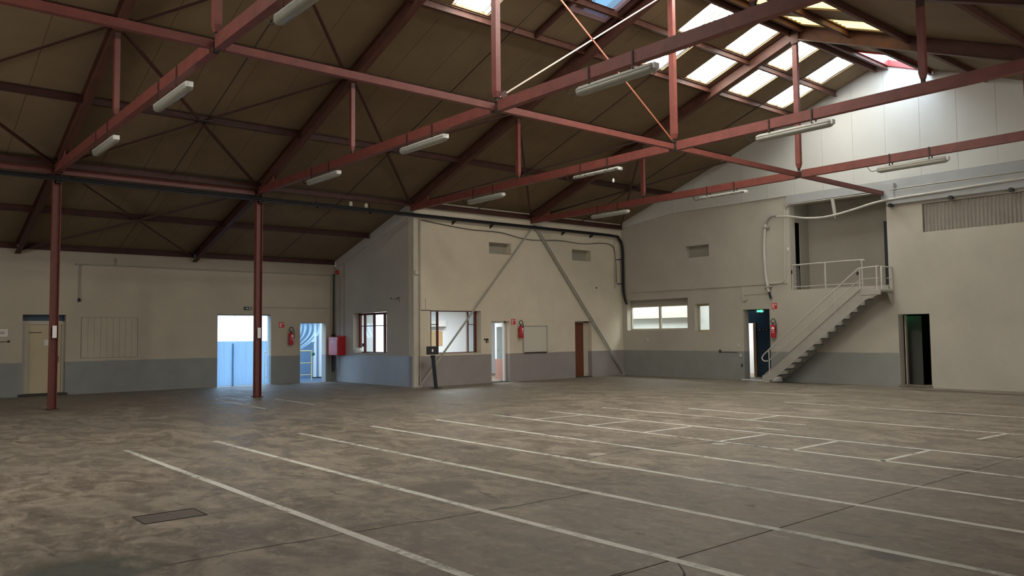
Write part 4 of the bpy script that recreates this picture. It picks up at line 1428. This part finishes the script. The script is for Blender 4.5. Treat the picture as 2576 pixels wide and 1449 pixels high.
leafbox(0, .82, .05, .72, 0, .04, 'door_leaf', 'pinkwood', d2)
leafbox(0, .14, .72, 1.93, 0, .04, 'door_leaf', 'office', d2)
leafbox(.66, .82, .72, 1.93, 0, .04, 'door_leaf', 'office', d2)
leafbox(.14, .66, 1.80, 1.93, 0, .04, 'door_leaf', 'office', d2)
leafbox(.14, .66, .72, 1.80, .018, .022, 'pane', 'glass', d2)
leafbox(-.03, .0, .05, 1.93, -.01, .05, 'hinge_edge', 'rod', d2)
leafbox(.70, .78, .98, 1.06, -.05, .0, 'door_handle', 'steelpaint', d2)
MB().bbox(-.3, .01, 12.43, 13.2, 0, .02, .004).build('threshold', 'joint', d2)

# door_3 brown
d3 = thing('door_3', None, None, (-.2, 16.6, 0), kind='structure')
MB().bbox(-.24, -.20, 16.24, 16.80, .03, 1.94, .003).build('door_leaf', 'brown', d3)
m_ = MB(); m_.box(-.28, -.19, 16.80, 17.02, 0, 1.98); m_.box(-.28, -.19, 16.20, 16.24, 0, 1.98); m_.box(-.28, -.19, 16.2, 17.02, 1.94, 1.98)
m_.build('door_frame', 'cream', d3)
MB().tube([(-.20, 16.32, .98), (-.15, 16.32, .98), (-.15, 16.41, .98)], .010, 6).build('door_handle', 'rod', d3.children[0])
MB().bbox(-.2, .03, 16.2, 17.02, 0, .03, .005).build('threshold', 'joint', d3)

# blank board on the side wall, keypad, dot
t = thing('blank_board', 'blank off-white board in a thin frame on the side wall', 'board', (.02, 14.3, .92))
MB().box(0, .02, 13.80, 14.82, .95, 1.80).build('board_face', 'board', t)
for (a, c, p, q) in ((13.755, 13.80, .91, 1.84), (14.82, 14.86, .91, 1.84), (13.80, 14.82, 1.80, 1.83), (13.80, 14.82, .91, .945)):
    MB().box(0, .035, a, c, p, q).build('frame_strip', 'steelpaint' if p != .91 or q > 1 else 'rod', t)
t = thing('door_keypad', 'small dark access keypad left of the glazed office door', 'keypad', (.02, 12.22, 1.28))
MB().bbox(0, .03, 12.20, 12.30, 1.29, 1.42, .008).build('housing', 'black', t)
MB().bbox(.03, .035, 12.225, 12.275, 1.30, 1.36, .002).build('key_pad', 'steelpaint', t)
MB().bbox(0, .04, 12.13, 12.17, 1.37, 1.42, .006).build('button', 'black', t)
t = thing('crease_trim', 'thin dark conduit running down the side wall to the wide window', 'conduit', (.01, 9.7, 2.3))
MB().box(0, .012, 9.715, 9.735, 2.29, 5.0).build('conduit_length', 'steelpaint', t)
MB().box(0, .012, 9.735, 10.08, 2.29, 2.31).build('conduit_length', 'rod', t)
MB().tube([(.012, 9.90, 2.32), (.012, 9.90, 2.66)], .009, 6).build('conduit_length', 'steelpaint', t)
MB().lathe((0, 17.31, 3.19), [(.03, 0), (.03, .012), (.01, .014)], 10, 'x').build('wall_hole_cap', 'black', None, label='small dark round spot above the brown door', category='cap')

# ------------------------------------------------------------------ kiosk stand
t = thing('tablet_stand', 'black tablet kiosk on a slim leaning stand before the side wall', 'kiosk', (.75, 9.72, 0))
MB().beam((.80, 9.72, .0), (.68, 9.70, .90), [(-.045, -.035), (.045, -.035), (.045, .035), (-.045, .035)], (0, 1, 0)).build('stand_post', 'black', t)
MB().bbox(.66, .92, 9.60, 9.84, 0, .015, .004).build('base_plate', 'black', t)
MB().bbox(.63, .72, 9.64, 9.76, .88, .96, .01).build('neck', 'black', t)
MB().beam((.61, 9.52, 1.10), (.72, 9.86, 1.10), [(-.012, -.12), (.012, -.12), (.012, .12), (-.012, .12)]).build('tablet', 'black', t)
MB().beam((.676, 9.660, 1.10), (.690, 9.705, 1.10), [(-.0005, -.04), (.014, -.04), (.014, .04), (-.0005, .04)]).build('screen_mark', 'signwhite', t.children[-1])

# ------------------------------------------------------------------ end wall: window_3, window_4, rooms behind
w3 = thing('window_3', None, None, (1.6, YE + .25, 1.66), kind='structure')
yf = YE + .25
m_ = MB()
m_.box(.22, 3.0, yf - .03, yf + .04, 1.64, 1.70); m_.box(.22, 3.0, yf - .03, yf + .04, 2.48, 2.52)
for a in ((.22, .26), (1.54, 1.62), (2.80, 3.0)):
    m_.box(a[0], a[1], yf - .03, yf + .04, 1.70, 2.48)
m_.build('window_frame', 'cream', w3)
MB().box(.22, 3.0, yf - .05, yf + .04, 2.52, 2.74).build('shutter_box', 'plain', w3)
for a, c in ((.26, 1.54), (1.62, 2.80)):
    MB().box(a, c, yf - .003, yf + .003, 1.70, 2.48).build('pane', 'glass', w3)
w4 = thing('window_4', None, None, (3.5, YE + .25, 1.6), kind='structure')
m_ = MB()
m_.box(3.22, 3.87, yf - .03, yf + .03, 1.56, 1.63); m_.box(3.22, 3.87, yf - .03, yf + .03, 2.44, 2.51); m_.box(3.12, 3.30, yf - .03, yf + .03, 1.60, 2.46)
m_.build('window_frame', 'door_cream', w4)
MB().box(3.30, 3.87, yf - .003, yf + .003, 1.63, 2.44).build('pane', 'glass', w4)
rm = MB()
rm.box(-3.2, -3.1, YE + .3, YE + 1.85, 0, 2.9)
rm.box(-3.2, 3.95, YE + 1.85, YE + 1.9, 0, 2.9); rm.box(3.89, 3.95, YE + .3, YE + 1.85, 0, 2.9)
rm.box(-3.1, -.3, YE + .2, YE + .3, 0, 2.9)
rm.build('wall_back_room', 'coldpanel', kind='structure')
MB().box(-3.2, 3.95, YE + .3, YE + 1.9, 2.9, 3.0).build('ceiling_back_room', 'beigepanel', kind='structure')
MB().box(-3.1, 2.1, YE + 1.60, YE + 1.85, 2.10, 2.9).build('soffit', 'beigepanel', kind='structure')
area_light('back_room_lamp', (.6, YE + .9, 2.85), 4.5, .7, 110, (1.0, .97, .92))

# upper opening recess with dark doorways
rc = wall_grid(MB(), 'y', 19.78, .1, 6.7, 10.2, 2.6, 5.8, [(9.34, 9.90, 2.81, 4.76)])
rc.box(6.7, 10.2, 18.99, 19.9, 2.6, 2.81)
rc.box(6.7, 10.2, 18.99, 19.9, 5.6, 5.7)
rc.box(9.92, 10.02, 18.99, 19.8, 2.8, 5.6)
rc.build('wall_recess', 'plain', kind='structure')
sd = wall_grid(MB(), 'x', 6.93, -.02, 18.99, 19.80, 2.81, 5.6, [(18.992, 19.26, 2.812, 4.92)])
sd.build('wall_recess_side', 'plain', kind='structure')
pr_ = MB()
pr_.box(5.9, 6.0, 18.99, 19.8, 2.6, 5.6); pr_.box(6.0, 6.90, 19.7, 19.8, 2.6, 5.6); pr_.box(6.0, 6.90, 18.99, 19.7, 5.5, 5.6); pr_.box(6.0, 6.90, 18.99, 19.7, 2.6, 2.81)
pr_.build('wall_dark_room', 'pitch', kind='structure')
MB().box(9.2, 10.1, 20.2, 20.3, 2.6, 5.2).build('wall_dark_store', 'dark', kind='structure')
t = thing('mesh_gate', 'dark diamond mesh gate in the left doorway of the upper opening', 'gate', (6.95, 19.1, 2.82))
m_ = MB()
for k in range(-4, 9):
    for s_ in (1, -1):
        pts = []
        for z in range(0, 9):
            zz = 2.83 + z * .095
            yy = 18.99 + (k * .07 + s_ * (zz - 2.83) * .55)
            pts.append((yy, zz))
        seg = [q for q in pts if 18.985 <= q[0] <= 19.26]
        if len(seg) > 1:
            m_.tube([(6.90, seg[0][0], seg[0][1]), (6.90, seg[-1][0], seg[-1][1])], .005, 4)
m_.build('wire_mesh', 'rail', t)
MB().box(6.89, 6.92, 18.99, 19.27, 3.58, 3.61).build('top_bar', 'rail', t)
MB().box(9.36, 9.40, 19.70, 19.78, 2.81, 4.74).build('door_post', 'rod', None, label='dark post beside the right doorway of the upper opening', category='post')

# balcony guard rail in the opening
t = thing('guard_rail', 'grey tubular guard rail across the upper opening', 'railing', (8.2, 18.72, 2.81))
yy = YE + .03
MB().tube(smooth_path([(6.95, yy, 3.57), (9.05, yy, 3.57), (9.13, yy, 3.53), (9.15, yy, 3.43), (9.15, yy, 2.81)], 5), .022, 8).build('top_rail', 'rail', t)
MB().tube([(6.95, yy, 2.90), (9.15, yy, 2.90)], .014, 8).build('bottom_rail', 'rail', t)
MB().tube([(6.96, yy, 2.81), (6.96, yy, 3.57)], .016, 8).build('post', 'rail', t)
MB().tube([(8.03, yy, 2.81), (8.03, yy, 3.57)], .024, 8).build('post', 'rail', t)
MB().bbox(6.93, 6.97, yy - .03, yy + .01, 3.30, 3.42, .005).build('latch', 'black', t)

# ------------------------------------------------------------------ staircase
st = thing('staircase', 'grey steel staircase rising along the end wall to the upper opening', 'staircase', (8, 18.3, 0))
yo, yi = YE - .76, YE - .06
slope = (2.62 - .16) / (9.47 - 6.36)
def zs(x): return .16 + slope * (x - 6.36)
for yy in (yo, yi):
    MB().prism([(6.30, yy, .12), (6.52, yy, 0.06), (6.70, yy, .12), (9.62, yy, zs(9.62) - .34), (10.02, yy, 2.53), (10.02, yy, 2.70), (9.50, yy, 2.70), (6.36, yy, zs(6.36) + .05)],
               (0, .018 if yy == yo else -.018, 0)).build('stringer', 'steelpaint', st)
    MB().beam((6.40, yy, zs(6.40) + .055), (9.50, yy, 2.705), rect(.05, .012)).build('stringer_edge', 'steelpaint', st)
nt_ = 13
for k in range(nt_):
    x = 6.62 + k * (9.50 - 6.62) / nt_
    z = .06 + (k + 1) * (2.62 - .06) / (nt_ + 1)
    m_ = MB()
    m_.box(x - .04, x + .22, yo + .018, yi - .018, z - .012, z)
    m_.box(x - .04, x - .028, yo + .018, yi - .018, z - .05, z)
    m_.prism([(x + .22, yo + .02, z - .05), (x + .22, yo + .02, z), (x + .10, yo + .02, z - .012)], (0, yi - yo - .04, 0))
    m_.build('tread', 'rust', st)
lp = MB()
lp.bbox(9.48, 10.04, yo - .02, YE, 2.60, 2.66, .004)
lp.build('landing', 'steelpaint', st)
MB().prism([(10.0, YE - .02, 2.58), (10.0, YE - .02, 2.20), (10.0, YE - .34, 2.58)], (.02, 0, 0)).build('bracket', 'steelpaint', st)
MB().bbox(9.48, 10.04, yo - .02, yo + .01, 2.52, 2.60, .003).build('landing_edge', 'steelpaint', st)
MB().box(9.5, 9.92, YE - .05, YE, 2.66, 2.80).build('top_step', 'steelpaint', st)
MB().bbox(6.32, 6.56, yo - .02, yo + .16, 0, .22, .01).build('foot_block', 'steelpaint', st)
MB().bbox(6.32, 6.56, yi - .14, yi + .02, 0, .12, .01).build('foot_block', 'white', st)
def zh(x): return .87 + (3.27 - .87) / (9.45 - 6.41) * (x - 6.41)
hr = smooth_path([(6.52, yo, .66), (6.42, yo, .65), (6.34, yo, .70), (6.34, yo, .78), (6.42, yo, zh(6.42))], 4) + [Vector((9.45, yo, 3.27)), Vector((10.0, yo, 3.29))]
MB().tube(hr, .021, 8).build('handrail', 'rail', st)
zm = lambda x: zh(x) - .32
MB().tube([(6.58, yo, zm(6.58) + .0), (9.47, yo, 2.96), (10.0, yo, 2.97)], .012, 7).build('mid_rail', 'rail', st)
MB().tube([(6.57, yo, .25), (6.57, yo, zh(6.57))], .018, 8).build('post', 'rail', st)
MB().tube([(8.72, yo, zs(8.72)), (8.72, yo, zh(8.72))], .014, 8).build('post', 'rail', st)
MB().tube([(9.47, yo, 2.66), (9.47, yo, 3.27)], .016, 8).build('post', 'rail', st)
MB().tube([(9.94, yo, 2.62), (9.94, yo, 3.29)], .022, 8).build('post', 'rail', st)
MB().tube([(10.02, yo + .10, 2.62), (10.02, yo + .10, 3.29), (10.02, YE - .03, 3.29)], .020, 8).build('end_rail', 'rail', st)
MB().tube([(10.02, yo + .4, 2.98), (10.02, YE - .03, 2.98)], .012, 7).build('end_rail', 'rail', st)
MB().tube([(10.02, YE - .04, 2.66), (10.02, YE - .04, 3.29)], .016, 8).build('post', 'rail', st)

# ------------------------------------------------------------------ alcove doorway, dark corridor behind
al = MB()
al.box(3.0, 6.4, 20.6, 20.7, 1.84, 2.9)        # above bright doorway
al.box(4.42, 6.4, 20.6, 20.7, 0, 1.84)
al.box(3.6, 3.98, 20.6, 20.7, 0, 2.9)
al.box(6.2, 6.3, 18.99, 20.6, 0, 2.9)
al.box(4.4, 6.3, 18.99, 20.6, 2.45, 2.55)
al.build('wall_corridor', 'blue', kind='structure')
MB().box(4.32, 4.42, 20.55, 20.6, 0, 1.86).build('door_4', 'tan', kind='structure')
rb_ = MB()
rb_.box(1.5, 4.5, 22.4, 22.5, 0, 2.6); rb_.box(1.4, 3.6, 20.62, 20.7, 0, 2.6); rb_.box(1.4, 1.5, 20.7, 22.5, 0, 2.6); rb_.box(4.5, 4.6, 20.7, 22.5, 0, 2.6); rb_.box(1.4, 4.6, 20.7, 22.5, 2.6, 2.7)
rb_.build('wall_bright_room', 'office', kind='structure')
area_light('bright_room_lamp', (3.4, 21.5, 2.55), 1.2, 1.2, 60, (1, .97, .95))
t = thing('coat_rack', 'row of small pale coat hooks on the dark blue corridor wall', 'coat rack', (4.9, 20.55, 1.6))
MB().box(4.5, 5.5, 20.57, 20.6, 1.58, 1.63).build('rack_board', 'dark', t)
for k in range(6):
    MB().lathe((4.60 + k * .14, 20.57, 1.61), [(.008, 0), (.008, -.04), (.02, -.05), (.016, -.07)], 8, 'y').build('hook', 'signwhite', t)
MB().box(5.19, 6.15, 18.99, 19.0, 2.22, 2.26).build('trim_1', 'blue', kind='structure')
t = thing('lit_exit_sign', 'small lit green exit sign at the top of the alcove doorway', 'sign', (5.75, 18.9, 2.18))
MB().bbox(5.56, 5.84, 18.86, 18.90, 2.16, 2.24, .006).build('housing', 'white', t)
MB().prism([(5.60, 18.858, 2.175), (5.74, 18.858, 2.175), (5.74, 18.858, 2.15), (5.82, 18.858, 2.20), (5.74, 18.858, 2.25), (5.74, 18.858, 2.225), (5.60, 18.858, 2.225)], (0, -.004, 0)).build('arrow', 'greenglow', t.children[0])
MB().bbox(5.1, 6.2, YE - .05, YE + .01, 0, .03, .004).build('trim_2', 'office', kind='structure')
# lintel beam and shallow shadow gap over the alcove
MB().box(5.19, 6.10, YE - .02, YE, 2.735, 3.0).build('trim_3', 'wall_end', kind='structure')

# dark doorway to the right of the stairs
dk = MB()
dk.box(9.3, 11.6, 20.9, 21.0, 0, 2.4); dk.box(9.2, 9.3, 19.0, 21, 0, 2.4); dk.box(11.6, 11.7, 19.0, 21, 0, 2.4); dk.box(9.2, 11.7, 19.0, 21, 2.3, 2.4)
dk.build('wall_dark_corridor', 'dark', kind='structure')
d5 = thing('door_5', None, None, (10.2, 19.0, 0), kind='structure')
m_ = MB(); m_.box(10.04, 10.10, 19.02, 19.10, .02, 1.96); m_.box(10.16, 10.19, 19.0, 19.10, .02, 1.96)
m_.build('door_frame', 'cream', d5)
MB().bbox(10.10, 10.16, 19.02, 19.06, .02, 1.96, .004).build('door_edge', 'rod', d5)
MB().beam((9.98, 19.35, 1.0), (10.36, 19.60, 1.0), [(-.02, -.97), (.02, -.97), (.02, .94), (-.02, .94)]).build('door_leaf', 'grey_leaf', d5)
MB().bbox(10.1, 10.98, YE - .05, YE + .3, 0, .06, .008).build('threshold', 'floor', d5)
t = thing('corridor_exit_lamp', 'green exit lamp glowing inside the dark doorway', 'lamp', (10.4, 19.3, 2.15))
MB().bbox(10.05, 10.30, 19.12, 19.18, 2.12, 2.22, .005).build('lamp_body', 'greenglow', t)

# ------------------------------------------------------------------ end wall pipes, beam, corrugated vent, sockets
t = thing('wall_ledge', 'grey blue boxed beam high on the end wall above the corrugated panel', 'beam', (13, YE - .1, 5.2))
MB().bbox(9.98, 17.0, YE - .14, YE, 5.02, 5.40, .01).build('lower_box', 'greyblue', t)
MB().bbox(6.86, 17.0, YE - .052, YE, 5.46, 5.715, .008).build('upper_band', 'greyblue', t)
MB().bbox(9.86, 10.22, YE - .17, YE, 5.14, 5.62, .01).build('junction_cover', 'greyblue', t)
for x in (10.1, 11.67, 13.09, 14.6):
    MB().bbox(x - .05, x + .05, YE - .16, YE - .05, 4.96, 5.05, .005).build('bracket', 'black', t)
t = thing('curved_conduit', 'thick pale conduit sagging under the upper opening top and running down left', 'conduit', (8, YE - .1, 2.7))
yv = YE - .17
MB().tube(smooth_path([(17.0, yv, 5.25), (13.4, yv, 5.24), (11.7, yv, 5.20), (10.3, yv, 5.17), (9.64, yv, 5.12), (8.94, yv, 4.99), (8.21, yv, 4.90), (7.57, yv, 4.94), (7.05, yv, 5.05), (6.6, yv, 5.10)], 6), .032, 9).build('pipe', 'rail', t)
MB().tube(smooth_path([(6.62, yv, 5.12), (6.40, YE - .12, 5.14), (6.24, YE - .10, 5.06), (6.15, YE - .09, 4.90)], 5), .03, 8).build('elbow', 'steelpaint', t)
MB().tube(smooth_path([(6.15, YE - .09, 4.92), (6.10, YE - .09, 4.5), (6.08, YE - .09, 3.9), (6.11, YE - .09, 3.3), (6.17, YE - .09, 2.95), (6.20, YE - .09, 2.78)], 5), .046, 10).build('pipe', 'rail', t)
MB().tube([(6.20, YE - .09, 2.80), (6.26, YE - .07, 2.58)], .036, 8).build('pipe_end', 'black', t)
for z in (4.78, 2.92):
    MB().bbox(6.06, 6.28, YE - .14, YE, z, z + .05, .008).build('clamp', 'steelpaint', t)
t = thing('thin_conduit', 'thin pale conduit looping round the left edge of the upper opening', 'conduit', (7, YE - .03, 3.05))
MB().tube(smooth_path([(17, YE - .16, 5.43), (13.4, YE - .16, 5.43), (10.3, YE - .18, 5.43), (9.9, YE - .05, 5.42), (7.05, YE - .05, 5.44), (6.90, YE - .05, 5.42), (6.82, YE - .05, 5.34), (6.80, YE - .05, 5.1),
                       (6.74, YE - .05, 3.3), (6.72, YE - .05, 3.12), (6.64, YE - .05, 3.05), (6.5, YE - .05, 3.04), (6.2, YE - .05, 3.04)], 5), .013, 7).build('pipe', 'rail', t)
t = thing('hanging_strap', 'short pale strap holding the sagging conduit in the upper opening', 'strap', (8.45, YE - .15, 4.9))
MB().beam((8.42, YE - .14, 5.42), (8.50, YE - .17, 4.95), rect(.03, .09), (1, 0, 0)).build('strap_plate', 'steelpaint', t)
MB().tube([(8.50, YE - .17, 4.95), (8.50, YE - .17, 4.82)], .012, 6).build('bolt', 'rail', t)
t = thing('left_conduit', 'thin pale pipe and hook beside the alcove lintel', 'conduit', (5.22, YE - .03, 2.5))
MB().tube(smooth_path([(5.22, YE - .03, 3.0), (5.22, YE - .03, 2.62), (5.26, YE - .03, 2.54), (5.38, YE - .03, 2.60)], 5), .018, 7).build('pipe', 'rail', t)
# corrugated panel
t = thing('corrugated_panel', 'corrugated grey sheet closing the long high opening on the right', 'panel', (13.2, YE + .05, 4.2))
n = 400
vs_, fs = [], []
for i in range(n + 1):
    x = 10.89 + (15.58 - 10.89) * i / n
    dy = .02 * math.cos(i * 2 * math.pi / 8)
    vs_ += [(x, YE + .06 + dy, 4.19), (x, YE + .06 + dy, 4.94)]
    if i: fs.append((2 * i - 2, 2 * i, 2 * i + 1, 2 * i - 1))
MB().add(vs_, fs, True).build('corrugated_sheet', 'corr', t)
for (x, z, m_, lab, nm) in ((4.28, .91, 'rod', 'small dark socket at the top edge of the grey dado', 'wall_socket'), (5.0, 1.10, 'outlet', 'small pale broken fitting left of the alcove', 'wall_fitting'),
                            (5.07, .78, 'outlet', 'pale round fitting low beside the alcove edge', 'wall_fitting'), (1.2, 1.30, 'outlet', 'pale plaster scar below the long window', 'wall_fitting')):
    MB().bbox(x - .04, x + .04, YE - .03, YE, z - .04, z + .05, .01).build(nm, m_, None, label=lab, category='fitting')
MB().tube([(4.32, YE - .02, .89), (4.95, YE - .02, .88)], .008, 6).build('socket_cable', 'rod', None, label='thin dark cable along the dado edge beside the small socket', category='cable')
MB().bbox(5.08, 5.13, YE - .03, YE, .42, .52, .01).build('torn_patch', 'rod', None, label='dark torn patch low at the left edge of the alcove', category='fitting')
MB().bbox(6.86, 6.91, YE - .06, YE - .035, 4.02, 4.12, .008).build('small_box', 'white', None, label='small pale box on the left jamb of the upper opening', category='box')
MB().bbox(8.45, 8.52, 19.76, 19.78, 3.22, 3.30, .01).build('back_wall_fitting', 'rod', None, label='small dark fitting on the back wall of the upper opening', category='fitting')
